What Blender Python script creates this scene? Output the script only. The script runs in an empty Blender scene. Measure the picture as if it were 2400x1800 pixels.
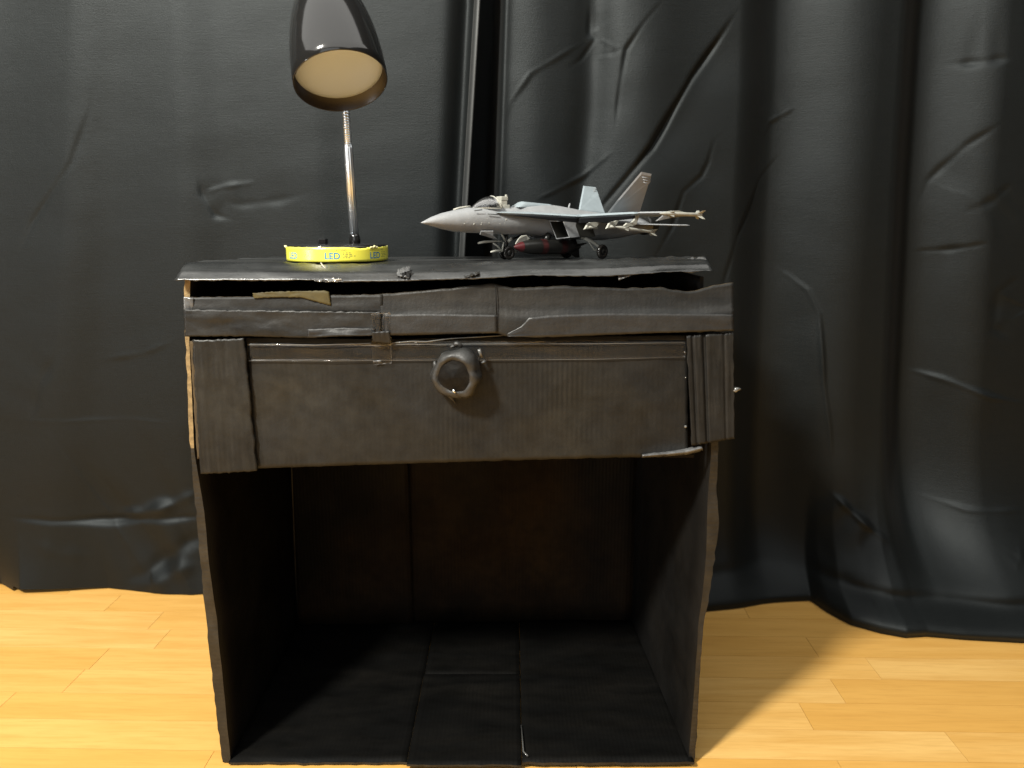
import bpy, bmesh, math, random
import numpy as np
from mathutils import Vector, noise as mnoise
R = math.radians
random.seed(7)
scene = bpy.context.scene
C = scene.collection

# ------------------------------------------------------------------ camera
HC, TH, F = 0.744, R(11.77), 1800.0          # eye height, pitch, focal length (in 2400-px units)
cs, sn = math.cos(TH), math.sin(TH)
cam = bpy.data.cameras.new('camera')
cam.sensor_width = 36.0
cam.lens = 27.0
cam.clip_end = 50
cam.clip_start = 0.02
cam.dof.use_dof = True
cam.dof.focus_distance = 1.0
cam.dof.aperture_fstop = 8.0
camo = bpy.data.objects.new('camera', cam)
C.objects.link(camo)
camo.location = (0, 0, HC)
camo.rotation_euler = (math.pi / 2 - TH, 0, 0)
scene.camera = camo

# ------------------------------------------------------------------ light
world = bpy.data.worlds.new('World')
scene.world = world
world.use_nodes = True
bg = world.node_tree.nodes['Background']
bg.inputs[0].default_value = (1.0, 0.93, 0.84, 1)
bg.inputs[1].default_value = 0.03

def lamp(name, kind, loc, target, energy, color, size=None, size_y=None):
    l = bpy.data.lights.new(name, kind)
    l.energy = energy
    l.color = color
    if kind == 'AREA':
        l.shape = 'RECTANGLE'
        l.size = size
        l.size_y = size_y
    else:
        l.shadow_soft_size = size
    o = bpy.data.objects.new(name, l)
    C.objects.link(o)
    o.location = loc
    d = Vector(target) - Vector(loc)
    o.rotation_euler = d.to_track_quat('-Z', 'Y').to_euler()
    return o
# the room's ceiling lamp, left of and behind the photographer, and the light of the room itself
lamp('ceiling_lamp', 'POINT', (-1.30, -0.52, 2.38), (0, 1, 0.4), 620, (1.0, 0.965, 0.87), 0.16)
lamp('ceiling_bounce', 'AREA', (-0.30, -0.30, 2.60), (-0.30, -0.30, 0), 84, (1.0, 0.98, 0.93), 4.8, 3.4)
lamp('wall_bounce', 'AREA', (-0.5, -2.7, 1.78), (-0.5, 0.0, 1.78), 16, (0.97, 0.99, 1.0), 2.8, 1.7)
lamp('side_highlight', 'AREA', (-2.05, -0.32, 0.66), (-0.2, 1.0, 0.70), 9, (0.97, 0.99, 1.0), 0.18, 0.26)  # small low light added at left for highlights on label and chrome

vs = scene.view_settings
vs.view_transform = 'Standard'
vs.look = 'None'
vs.exposure = 0.0
vs.gamma = 1.0
vs.use_curve_mapping = False

# ------------------------------------------------------------------ helpers
def ray(u, v):
    a = (u - 1200.0) / F
    p = (900.0 - v) / F
    return Vector((a, cs + p * sn, -sn + p * cs))
def P(u, v, D):                              # point of the place seen at (u, v), D metres in front
    r = ray(u, v)
    t = D / r.y
    return Vector((r.x * t, D, HC + r.z * t))
def floor_depth(v, z=0.0):
    r = ray(1200, v)
    return (HC - z) * r.y / -r.z
def pl(pts, f):                              # point at fraction f along a polyline
    L = [0.0]
    for a, b in zip(pts, pts[1:]):
        L.append(L[-1] + math.dist(a, b))
    x = f * L[-1]
    for i in range(len(pts) - 1):
        if x <= L[i + 1] or i == len(pts) - 2:
            k = (x - L[i]) / max(1e-9, L[i + 1] - L[i])
            return tuple(p + (q - p) * k for p, q in zip(pts[i], pts[i + 1]))
def interp(tab, x):
    if x <= tab[0][0]: return tab[0][1]
    for (a, p), (b, q) in zip(tab, tab[1:]):
        if x <= b:
            return p + (q - p) * (x - a) / (b - a)
    return tab[-1][1]
def sm(x):
    x = max(0.0, min(1.0, x))
    return x * x * (3 - 2 * x)
def nz(x, y=0.0, z=0.0):
    return mnoise.noise(Vector((x, y, z)))

def link(name, me, mats, parent=None):
    o = bpy.data.objects.new(name, me)
    C.objects.link(o)
    for m in (mats if isinstance(mats, (list, tuple)) else [mats]):
        me.materials.append(m)
    if parent is not None:
        o.parent = parent
    return o
def origin(parent):                          # world position of the base of the thing a part belongs to
    o = Vector((0, 0, 0))
    while parent is not None:
        o += parent.location
        parent = parent.parent
    return o
def mesh(name, V, Fc, mats, parent=None, mi=None, smooth=True):
    off = origin(parent)
    me = bpy.data.meshes.new(name)
    me.from_pydata([tuple(Vector(p) - off) for p in V], [], Fc)
    for i, f in enumerate(me.polygons):
        if mi: f.material_index = mi[i]
        f.use_smooth = smooth if isinstance(smooth, bool) else smooth[i]
    bm = bmesh.new(); bm.from_mesh(me)
    bmesh.ops.recalc_face_normals(bm, faces=bm.faces)
    bm.to_mesh(me); bm.free()
    me.update()
    return link(name, me, mats, parent)
def tag(o, label, cat, group=None, kind=None):
    if label: o['label'] = label
    if cat: o['category'] = cat
    if group: o['group'] = group
    if kind: o['kind'] = kind
    return o
def thing(name, loc, label, cat):
    o = bpy.data.objects.new(name, None)
    C.objects.link(o)
    o.location = loc
    o.empty_display_size = 0.05
    return tag(o, label, cat)

def slab(name, grid, thick, mats, parent=None, rim=0, back=None, close_u=False):
    """grid[i][j] of points; a sheet with a real thickness along `thick` (vector or function of i,j)"""
    n, m = len(grid), len(grid[0])
    V = [p for row in grid for p in row]
    tv = thick if callable(thick) else (lambda i, j: thick)
    V += [grid[i][j] + tv(i, j) for i in range(n) for j in range(m)]
    o = n * m
    Fc, mi, s = [], [], []
    I = lambda i, j: i * m + j
    for i in range(n - 1):
        for j in range(m - 1):
            a, b, c, d = I(i, j), I(i + 1, j), I(i + 1, j + 1), I(i, j + 1)
            Fc.append((a, b, c, d)); mi.append(0); s.append(True)
            Fc.append((d + o, c + o, b + o, a + o)); mi.append(back or 0); s.append(True)
    ring = [I(i, 0) for i in range(n)] + [I(n - 1, j) for j in range(1, m)] + \
           [I(i, m - 1) for i in range(n - 2, -1, -1)] + [I(0, j) for j in range(m - 2, 0, -1)]
    for k in range(len(ring)):
        a, b = ring[k], ring[(k + 1) % len(ring)]
        Fc.append((a, b, b + o, a + o)); mi.append(rim); s.append(False)
    return mesh(name, V, Fc, mats, parent, mi, s)

def sheet(name, top, bot, depth, thick, mats, parent, nx=60, ny=8, rag=0.0, rim=0, wav=0.0, seed=0.0, slope=None):
    """cardboard or tape standing across the view: outline between two edges, `depth(s,t)` metres away"""
    g = []
    for i in range(nx + 1):
        s = i / nx
        a, b = pl(top, s), pl(bot, s)
        row = []
        for j in range(ny + 1):
            t = j / ny
            u = a[0] + (b[0] - a[0]) * t
            v = a[1] + (b[1] - a[1]) * t
            e = max(0.0, 1 - 8 * t) + max(0.0, 1 - 8 * (1 - t))
            v += rag * e * (nz(s * 37 + seed, t * 3) * 1.6 + nz(s * 110, t * 3 + seed))
            ee = max(0.0, 1 - 12 * s) + max(0.0, 1 - 12 * (1 - s))
            u += rag * ee * (nz(t * 11 + seed * 3, s * 5) * 1.6 + nz(t * 40, s * 3 + seed))
            D = depth(s, t) + wav * (nz(s * 7 + seed, t * 2, seed) + 0.4 * nz(s * 22, t * 5, seed + 3))
            row.append(P(u, v, D))
        g.append(row)
    return slab(name, g, Vector((0, thick, 0)), mats, parent, rim)

def tube(name, pts, rad, mat, parent=None, seg=12, caps=True):
    pts = [Vector(p) for p in pts]
    n = len(pts)
    rr = rad if callable(rad) else (lambda i: rad)
    V, Fc, s = [], [], []
    up = Vector((0.3, 0.2, 0.93))
    for i, p in enumerate(pts):
        d = (pts[min(n - 1, i + 1)] - pts[max(0, i - 1)]).normalized()
        x = d.cross(up)
        if x.length < 1e-3: x = d.cross(Vector((1, 0, 0)))
        x.normalize(); y = d.cross(x).normalized()
        up = x.cross(d) if False else up
        for k in range(seg):
            a = 2 * math.pi * k / seg
            V.append(p + (x * math.cos(a) + y * math.sin(a)) * rr(i))
    for i in range(n - 1):
        for k in range(seg):
            k2 = (k + 1) % seg
            Fc.append((i * seg + k, i * seg + k2, (i + 1) * seg + k2, (i + 1) * seg + k)); s.append(True)
    if caps:
        Fc.append(tuple(range(seg - 1, -1, -1))); s.append(False)
        Fc.append(tuple((n - 1) * seg + k for k in range(seg))); s.append(False)
    return mesh(name, V, Fc, mat, parent, None, s)

def lathe(name, org, axis, prof, mats, parent=None, seg=48, mi=None, wob=None, ref=(0.1, 0.2, 1.0), sharp=()):
    """prof: (distance along axis, radius)"""
    axis = Vector(axis).normalized()
    x = axis.cross(Vector(ref)).normalized(); y = axis.cross(x).normalized()
    V, Fc, ms, s = [], [], [], []
    for i, (d, r) in enumerate(prof):
        for k in range(seg):
            a = 2 * math.pi * k / seg
            q = r
            e = 0.0
            if wob: q, e = wob(i, a, r)
            V.append(Vector(org) + axis * (d + e) + (x * math.cos(a) + y * math.sin(a)) * q)
    for i in range(len(prof) - 1):
        for k in range(seg):
            k2 = (k + 1) % seg
            Fc.append((i * seg + k, i * seg + k2, (i + 1) * seg + k2, (i + 1) * seg + k))
            ms.append(mi[i] if mi else 0); s.append(i not in sharp)
    if prof[0][1] > 1e-6:
        Fc.append(tuple(range(seg - 1, -1, -1))); ms.append(mi[0] if mi else 0); s.append(False)
    if prof[-1][1] > 1e-6:
        Fc.append(tuple((len(prof) - 1) * seg + k for k in range(seg))); ms.append(mi[-1] if mi else 0); s.append(False)
    return mesh(name, V, Fc, mats, parent, ms, s)

def box(name, c, size, mat, parent=None, axes=None, bevel=0.0):
    ax = axes or (Vector((1, 0, 0)), Vector((0, 1, 0)), Vector((0, 0, 1)))
    c = Vector(c)
    V = [c + ax[0] * (i * size[0] / 2) + ax[1] * (j * size[1] / 2) + ax[2] * (k * size[2] / 2)
         for i in (-1, 1) for j in (-1, 1) for k in (-1, 1)]
    Fc = [(0, 1, 3, 2), (4, 6, 7, 5), (0, 4, 5, 1), (2, 3, 7, 6), (0, 2, 6, 4), (1, 5, 7, 3)]
    o = mesh(name, V, Fc, mat, parent, None, False)
    if bevel:
        bm = bmesh.new(); bm.from_mesh(o.data)
        bmesh.ops.bevel(bm, geom=bm.edges[:], offset=bevel, segments=2, affect='EDGES', profile=0.6)
        bm.to_mesh(o.data); bm.free()
    return o

# ------------------------------------------------------------------ materials
class NT:
    def __init__(s, name):
        s.m = bpy.data.materials.new(name)
        s.m.use_nodes = True
        s.t = s.m.node_tree
        s.b = s.t.nodes['Principled BSDF']
        s.out = s.t.nodes['Material Output']
    def n(s, ty, **kw):
        x = s.t.nodes.new(ty)
        for k, v in kw.items():
            if k in x.inputs.keys(): x.inputs[k].default_value = v
            else: setattr(x, k, v)
        return x
    def l(s, a, b): s.t.links.new(a, b)
    def coords(s, scale=(1, 1, 1), rot=(0, 0, 0)):
        tc = s.n('ShaderNodeTexCoord')
        mp = s.n('ShaderNodeMapping')
        mp.inputs['Scale'].default_value = scale
        mp.inputs['Rotation'].default_value = rot
        s.l(tc.outputs['Object'], mp.inputs[0])
        return mp.outputs[0]
    def noise(s, co, scale, detail=4, rough=0.55):
        x = s.n('ShaderNodeTexNoise')
        x.inputs['Scale'].default_value = scale
        x.inputs['Detail'].default_value = detail
        x.inputs['Roughness'].default_value = rough
        s.l(co, x.inputs['Vector'])
        return x.outputs['Fac']
    def ramp(s, fac, stops):
        x = s.n('ShaderNodeValToRGB')
        cr = x.color_ramp
        while len(cr.elements) < len(stops): cr.elements.new(0.5)
        for e, (p, c) in zip(cr.elements, stops):
            e.position = p
            e.color = (*c, 1) if len(c) == 3 else c
        s.l(fac, x.inputs[0])
        return x.outputs[0]
    def mixc(s, fac, a, b, mode='MIX'):
        x = s.n('ShaderNodeMix', data_type='RGBA', blend_type=mode)
        for v, i in ((fac, 0), (a, 6), (b, 7)):
            if hasattr(v, 'links'): s.l(v, x.inputs[i])
            elif i == 0: x.inputs[0].default_value = v
            else: x.inputs[i].default_value = (*v, 1)
        return x.outputs[2]
    def math(s, op, a, b=0.0):
        x = s.n('ShaderNodeMath', operation=op)
        for v, i in ((a, 0), (b, 1)):
            if hasattr(v, 'links'): s.l(v, x.inputs[i])
            else: x.inputs[i].default_value = v
        return x.outputs[0]
    def bump(s, h, strength, dist, prev=None):
        x = s.n('ShaderNodeBump')
        x.inputs['Strength'].default_value = strength
        x.inputs['Distance'].default_value = dist
        s.l(h, x.inputs['Height'])
        if prev is not None: s.l(prev, x.inputs['Normal'])
        return x.outputs[0]
    def set(s, **kw):
        for k, v in kw.items():
            k = k.replace('_', ' ')
            i = s.b.inputs[k]
            if hasattr(v, 'links'): s.l(v, i)
            elif isinstance(v, tuple) and len(v) == 3 and i.type == 'RGBA': i.default_value = (*v, 1)
            else: i.default_value = v
        return s.m

def card_mat(name, dark, brown, rough=(0.32, 0.6), flute=0.25, axis='X', patch=5.0, streak=(1, 1, 1), flute_dark=0.35, spec=0.5):
    """black paint brushed thinly over corrugated cardboard"""
    s = NT(name)
    co = s.coords()
    st = s.coords(streak)
    n1 = s.noise(st, patch, 5, 0.6)
    n2 = s.noise(co, 60, 3)
    c = s.mixc(s.ramp(n1, [(0.40, (0, 0, 0)), (0.72, (1, 1, 1))]), dark, brown)
    speck = s.ramp(n2, [(0.30, (0.75,) * 3), (0.75, (1.25,) * 3)])
    c = s.mixc(1.0, c, speck, 'MULTIPLY')
    c = s.mixc(1.0, c, s.ramp(s.noise(st, 3.5, 6, 0.65), [(0.32, (0.62,) * 3), (0.68, (1.38,) * 3)]), 'MULTIPLY')
    w = s.n('ShaderNodeTexWave', wave_type='BANDS', bands_direction=axis)
    w.inputs['Scale'].default_value = 50.0
    w.inputs['Distortion'].default_value = 0.9
    w.inputs['Detail'].default_value = 2.0
    w.inputs['Detail Scale'].default_value = 0.4
    s.l(co, w.inputs['Vector'])
    # darker lines along the flutes, in patches
    fl = s.math('MULTIPLY', w.outputs['Fac'], s.math('MULTIPLY', s.ramp(s.noise(co, 9, 2), [(0.46, (0, 0, 0)), (0.62, (1, 1, 1))]), flute_dark))
    c = s.mixc(fl, c, tuple(x * 0.45 for x in dark))
    b = s.bump(w.outputs['Fac'], flute, 0.0012)
    b = s.bump(s.noise(co, 28, 4), 0.35, 0.003, b)
    b = s.bump(s.noise(co, 320, 3), 0.25, 0.0008, b)
    r = s.ramp(s.noise(st, 11, 4), [(0.3, (rough[0],) * 3), (0.7, (rough[1],) * 3)])
    return s.set(Base_Color=c, Roughness=r, Normal=b, Specular_IOR_Level=spec)

M = {}
M['paint'] = card_mat('black_painted_cardboard', (0.0122, 0.0124, 0.0120), (0.0195, 0.0175, 0.0130), flute=0.05, flute_dark=0.5, spec=0.23)
M['rail'] = card_mat('black_painted_rail', (0.0135, 0.0137, 0.0132), (0.0235, 0.0195, 0.0135), (0.34, 0.62), 0.03, 'X', 4, (0.6, 1, 4), 0.1, spec=0.28)
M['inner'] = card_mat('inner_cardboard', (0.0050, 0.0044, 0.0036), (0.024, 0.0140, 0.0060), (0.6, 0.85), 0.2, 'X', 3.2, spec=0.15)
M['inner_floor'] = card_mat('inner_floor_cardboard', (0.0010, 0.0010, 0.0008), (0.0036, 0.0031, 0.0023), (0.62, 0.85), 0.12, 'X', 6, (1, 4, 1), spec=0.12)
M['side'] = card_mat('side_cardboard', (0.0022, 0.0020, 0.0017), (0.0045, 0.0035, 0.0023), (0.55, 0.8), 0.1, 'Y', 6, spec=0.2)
M['lip'] = card_mat('glossy_lip', (0.009, 0.0095, 0.0095), (0.050, 0.052, 0.052), (0.16, 0.50), 0.03, 'X', 7, (0.5, 2, 6), 0.05, spec=0.8)
M['grey_tape'] = card_mat('dark_grey_tape', (0.0150, 0.0152, 0.0150), (0.0225, 0.0218, 0.0205), (0.36, 0.60), 0.02, 'X', 6, (0.5, 1, 4), 0.05, spec=0.45)
M['edge_dark'] = card_mat('dark_cut_edge', (0.006, 0.0057, 0.005), (0.024, 0.021, 0.016), (0.35, 0.6), 0.1, 'Z', 40)

def simple(name, col, rough=0.5, metal=0.0, var=0.0, vscale=30, bump=0.0, bscale=200, coat=0.0, **kw):
    s = NT(name)
    co = s.coords()
    c = col
    if var:
        n = s.noise(co, vscale, 4)
        c = s.ramp(n, [(0.3, tuple(x * (1 - var) for x in col)), (0.7, tuple(min(1, x * (1 + var)) for x in col))])
    a = dict(Base_Color=c, Roughness=rough, Metallic=metal)
    if bump: a['Normal'] = s.bump(s.noise(co, bscale, 3), bump, 0.001)
    if coat: a['Coat_Weight'] = coat
    a.update(kw)
    return s.set(**a)
M['tan'] = simple('raw_cardboard_edge', (0.22, 0.15, 0.065), 0.85, var=0.35, vscale=140, bump=0.6, bscale=300)
M['orange_card'] = simple('bare_cardboard', (0.050, 0.032, 0.011), 0.85, var=0.3, vscale=60, bump=0.3)
M['masking'] = simple('masking_tape', (0.055, 0.042, 0.009), 0.7, var=0.25, vscale=90, bump=0.3)
M['knob'] = simple('painted_knob', (0.021, 0.021, 0.020), 0.5, var=0.4, vscale=90, bump=0.6, bscale=140)
M['knob_face'] = simple('knob_face', (0.0055, 0.0048, 0.004), 0.6, var=0.6, vscale=120, bump=0.6, bscale=160, Specular_IOR_Level=0.12)
M['black_gloss'] = simple('black_gloss_plastic', (0.010, 0.010, 0.010), 0.11, bump=0.03, bscale=30, Specular_IOR_Level=0.8)
M['black_inside'] = simple('black_satin_plastic', (0.018, 0.014, 0.011), 0.35)
M['diffuser'] = simple('white_diffuser', (0.53, 0.62, 0.75), 0.45)
M['chrome'] = simple('chrome', (0.82, 0.87, 0.92), 0.36, 1.0)
M['yellow'] = simple('yellow_label', (0.84, 0.79, 0.085), 0.35, var=0.04, coat=1.0, Coat_Roughness=0.30, bump=0.06, bscale=60)
M['torn'] = simple('torn_paper', (0.80, 0.76, 0.42), 0.8)
M['blue_ink'] = simple('blue_ink', (0.04, 0.22, 0.42), 0.4)
M['grey_ink'] = simple('grey_ink', (0.22, 0.23, 0.09), 0.4)
M['grey'] = simple('grey_paint', (0.265, 0.275, 0.285), 0.48, var=0.10, vscale=70, bump=0.25, bscale=260)
M['grey_top'] = simple('blue_grey_paint', (0.265, 0.310, 0.335), 0.42, var=0.08, vscale=60, bump=0.15, bscale=260)
M['tail_grey'] = simple('warm_grey_paint', (0.26, 0.262, 0.268), 0.5, var=0.08, vscale=60, bump=0.15)
M['bare'] = simple('bare_plastic', (0.38, 0.378, 0.335), 0.5, var=0.08, vscale=120, bump=0.2)
M['intake'] = simple('dark_intake', (0.018, 0.018, 0.015), 0.55)
M['tank'] = simple('black_tank', (0.012, 0.012, 0.011), 0.3, bump=0.3, bscale=150)
M['red'] = simple('dark_red_paint', (0.032, 0.005, 0.005), 0.5, var=0.5, vscale=160)
M['red_tip'] = simple('red_tip_paint', (0.065, 0.007, 0.009), 0.4)
M['tyre'] = simple('glossy_black_tyre', (0.012, 0.011, 0.010), 0.16)

def clear(name, tint, amount, rough, fac_edge=0.9, bmp=0.25):
    s = NT(name)
    tr = s.n('ShaderNodeBsdfTransparent'); tr.inputs[0].default_value = (*tint, 1)
    gl = s.n('ShaderNodeBsdfGlossy'); gl.inputs['Roughness'].default_value = rough
    fr = s.n('ShaderNodeFresnel'); fr.inputs[0].default_value = 1.45
    co = s.coords()
    nb = s.bump(s.noise(co, 45, 3), bmp, 0.002)
    s.l(nb, gl.inputs['Normal']); s.l(nb, fr.inputs['Normal'])
    f = s.math('ADD', s.math('MULTIPLY', fr.outputs[0], fac_edge), amount)
    mx = s.n('ShaderNodeMixShader')
    s.l(f, mx.inputs[0]); s.l(tr.outputs[0], mx.inputs[1]); s.l(gl.outputs[0], mx.inputs[2])
    s.l(mx.outputs[0], s.out.inputs[0])
    return s.m
M['tape'] = clear('clear_tape', (0.99, 0.99, 0.99), 0.0, 0.28, 0.35, 0.06)
M['canopy'] = clear('clear_canopy', (0.93, 0.93, 0.93), 0.16, 0.22)
M['glue'] = simple('clear_glue', (0.10, 0.10, 0.095), 0.10, coat=1.0)
M['thread'] = simple('pale_thread', (0.45, 0.42, 0.36), 0.5)
M['silver_tape'] = simple('silver_scuff', (0.085, 0.086, 0.086), 0.28, var=0.5, vscale=80, bump=0.5, bscale=90)

# satin curtain cloth
s = NT('black_satin')
co = s.coords()
slub = s.noise(s.coords((4, 1, 60)), 6, 4)
grain = s.noise(s.coords((1, 1, 1.6)), 420, 3, 0.7)
lint = s.noise(co, 950, 2, 0.5)
c = s.ramp(slub, [(0.3, (0.0026, 0.0035, 0.0037)), (0.7, (0.0035, 0.0045, 0.0047))])
c = s.mixc(1.0, c, s.ramp(grain, [(0.3, (0.66,) * 3), (0.7, (1.36,) * 3)]), 'MULTIPLY')
b = s.bump(grain, 0.55, 0.0007)
b = s.bump(slub, 0.12, 0.0012, b)
b = s.bump(s.noise(co, 14, 3), 0.12, 0.006, b)
M['satin'] = s.set(Base_Color=c, Roughness=0.52, Normal=b, Specular_IOR_Level=0.25, Specular_Tint=(0.90, 0.97, 1.0), Sheen_Weight=0.02, Sheen_Roughness=0.5)
M['hem'] = simple('hem_satin', (0.013, 0.015, 0.0155), 0.5, var=0.2, vscale=20, Sheen_Weight=0.15)

# laminate strips: every plank takes its own tone from its object
def wood(name, per_object):
    s = NT(name)
    oi = s.n('ShaderNodeObjectInfo')
    tc = s.n('ShaderNodeTexCoord')
    add = s.n('ShaderNodeVectorMath', operation='MULTIPLY_ADD')
    cmb = s.n('ShaderNodeCombineXYZ')
    s.l(s.math('MULTIPLY', oi.outputs['Random'], 37.0), cmb.inputs[0])
    s.l(s.math('MULTIPLY', oi.outputs['Random'], 91.0), cmb.inputs[1])
    s.l(tc.outputs['Object'], add.inputs[0]); add.inputs[1].default_value = (1.4, 16, 1)
    s.l(cmb.outputs[0], add.inputs[2])
    g1 = s.noise(add.outputs[0], 2.2, 5, 0.6)
    add2 = s.n('ShaderNodeVectorMath', operation='MULTIPLY'); add2.inputs[1].default_value = (2.5, 3, 1)
    s.l(add.outputs[0], add2.inputs[0])
    g2 = s.noise(add2.outputs[0], 4.0, 4, 0.6)
    if per_object:
        tone = oi.outputs['Random']
    else:
        br = s.n('ShaderNodeTexBrick')
        br.inputs['Scale'].default_value = 1.0
        br.inputs['Mortar Size'].default_value = 0.0
        br.inputs['Brick Width'].default_value = 0.42
        br.inputs['Row Height'].default_value = 0.067
        br.inputs['Color1'].default_value = (0, 0, 0, 1); br.inputs['Color2'].default_value = (1, 1, 1, 1)
        s.l(tc.outputs['Object'], br.inputs['Vector'])
        tone = br.outputs['Color']
    base = s.ramp(tone, [(0.0, (0.63, 0.345, 0.082)), (0.35, (0.655, 0.372, 0.098)), (0.7, (0.68, 0.398, 0.115)), (1.0, (0.70, 0.435, 0.142))])
    c = s.mixc(s.ramp(g1, [(0.40, (0, 0, 0)), (0.66, (0.62,) * 3)]), base, (0.55, 0.285, 0.060))
    c = s.mixc(s.ramp(g2, [(0.48, (0, 0, 0)), (0.72, (0.38,) * 3)]), c, (0.46, 0.235, 0.05))
    b = s.bump(g2, 0.05, 0.001)
    return s.set(Base_Color=c, Roughness=0.42, Normal=b)
M['plank'] = wood('laminate_plank', True)
M['floor'] = wood('laminate_floor', False)

# ------------------------------------------------------------------ floor
FA = R(-1.3)                                  # the strips run almost across the view
fx, fy = math.cos(FA), math.sin(FA)
def on_floor(a, b, z): return Vector((a * fx - b * fy, a * fy + b * fx, z))
floor = mesh('floor', [Vector(p) for p in ((-3.2, -3.4, 0), (3.2, -3.4, 0), (3.2, 2.4, 0), (-3.2, 2.4, 0))], [(0, 1, 2, 3)], M['floor'])
floor.location.z = -0.006
tag(floor, None, None, kind='structure')
W = 0.0667
rng = random.Random(11)
row0 = 0.967 - 2 * W
def plank_mesh(L):
    me = bpy.data.meshes.new('plank')
    g = 0.00035
    h = 0.0058
    V = [(x, y, z) for z in (0, h) for x, y in ((g, g), (L - g, g), (L - g, W - g), (g, W - g))]
    me.from_pydata(V, [], [(4, 5, 6, 7), (0, 1, 5, 4), (1, 2, 6, 5), (2, 3, 7, 6), (3, 0, 4, 7)])
    me.materials.append(M['plank'])
    return me
LEN = {l: plank_mesh(l) for l in (0.30, 0.37, 0.44, 0.52)}
joint = {3: -0.70, 4: -0.50, 5: -0.62, 6: -0.52, 7: -0.47, 8: -0.70}
for r in range(14):
    a = -1.45 - rng.random() * 0.4
    while a < 1.45:
        l = rng.choice(list(LEN))
        p = bpy.data.objects.new('plank', LEN[l]); C.objects.link(p)
        p.parent = floor
        p.location = on_floor(a, row0 + r * W, 0.0001)
        p.rotation_euler.z = FA
        a += l
# the wall is out of sight behind the cloth

# ------------------------------------------------------------------ curtains
def crease(X, Z, pts, width, amp, skew=0.0, D=1.46):
    q = [P(u, v, D) for u, v in pts]
    q = np.array([(p.x, p.z) for p in q])
    best = np.full(X.shape, 1e9); side = np.zeros(X.shape); par = np.zeros(X.shape)
    L = np.concatenate([[0], np.cumsum(np.hypot(*(q[1:] - q[:-1]).T))])
    for i in range(len(q) - 1):
        d = q[i + 1] - q[i]; l = math.hypot(*d)
        t = np.clip(((X - q[i, 0]) * d[0] + (Z - q[i, 1]) * d[1]) / l ** 2, 0, 1)
        ex, ez = X - q[i, 0] - t * d[0], Z - q[i, 1] - t * d[1]
        e = np.hypot(ex, ez)
        w = e < best
        best = np.where(w, e, best)
        side = np.where(w, np.sign(ex * d[1] - ez * d[0]), side)
        par = np.where(w, (L[i] + t * l) / L[-1], par)
    tap = np.clip(np.minimum(par, 1 - par) * 2.6, 0, 1); tap = tap * tap * (3 - 2 * tap)
    tap = tap * (0.72 + 0.28 * np.sin(par * 17 + pts[0][0]))          # pulled tight in places, slack in others
    w = width * (0.30 + 0.22 * tap)
    sd = best * side
    # a fine line pressed into the cloth with a wide, shallow shoulder on one side of it
    return amp * tap * (0.34 * np.exp(-(best / w) ** 2) + 0.30 * np.exp(-(best / (4.5 * width)) ** 2) * (0.5 + 0.5 * np.tanh(sd / w * (1 if amp > 0 else -1))))

def fold(X, Z, line, width, amp, power=2.0):
    """upright fold that follows a line (u at several v) from top to hem"""
    pts = [P(u, v, 1.46) for u, v in line]
    zz = np.array([p.z for p in pts])[::-1]; xx = np.array([p.x for p in pts])[::-1]
    xc = np.interp(Z, zz, xx)
    return amp * np.exp(-np.abs((X - xc) / width) ** power)

def saw(X, Z, line, down, depth, ret):
    """a fold that turns away over `down` metres, then comes slowly forward again over `ret`"""
    pts = [P(u, v, 1.46) for u, v in line]
    zz = np.array([p.z for p in pts])[::-1]; xx = np.array([p.x for p in pts])[::-1]
    q = X - np.interp(Z, zz, xx)
    a = np.clip(q / down + 0.5, 0, 1); a = a * a * (3 - 2 * a)
    b = np.clip((q - down * 0.5) / ret, 0, 1); b = b * b * (3 - 2 * b)
    return -depth * a * (1 - b)

def cloth_noise(X, Z, seed, n=26, lo=3.0, hi=20.0):
    g = np.random.default_rng(seed)
    out = np.zeros(X.shape)
    for k in range(n):
        f = lo * (hi / lo) ** g.random()
        a = g.normal(0.0, 0.55)
        ph = g.random() * 6.28
        out += np.sin(f * (X * math.cos(a) + Z * math.sin(a)) * 2 + ph + 0.8 * np.sin(f * 0.7 * Z + ph * 2)) / f
    return out

def curtain(name, x0, x1, disp, base, bottom, ztop=1.55, step=0.0031, zbot=None, shift=None):
    nx = int((x1 - x0) / step); nzv = int(ztop / step)
    xs = np.linspace(x0, x1, nx); zs = np.linspace(0, 1, nzv) ** 1.08 * ztop
    X, Z = np.meshgrid(xs, zs, indexing='ij')
    zb = zbot(X) if zbot else np.full(X.shape, 0.003)
    Z = zb + Z * (ztop - zb) / ztop
    if shift: X = X + shift(X, Z)
    d = disp(X, Z)
    Y = base(X, Z) - d
    Y = bottom(X, Z, Y)
    V = np.stack([X, Y, Z], -1).reshape(-1, 3)
    i, j = np.meshgrid(np.arange(nx - 1), np.arange(nzv - 1), indexing='ij')
    a = (i * nzv + j).ravel(); Fc = np.stack([a, a + nzv, a + nzv + 1, a + 1], -1)
    me = bpy.data.meshes.new(name)
    me.from_pydata(V.tolist(), [], Fc.tolist())
    me.polygons.foreach_set('use_smooth', [True] * len(me.polygons))
    me.update()
    return link(name, me, M['satin']), X, zs, Y, Z

XL = lambda u, v=600: P(u, v, 1.46).x
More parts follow.
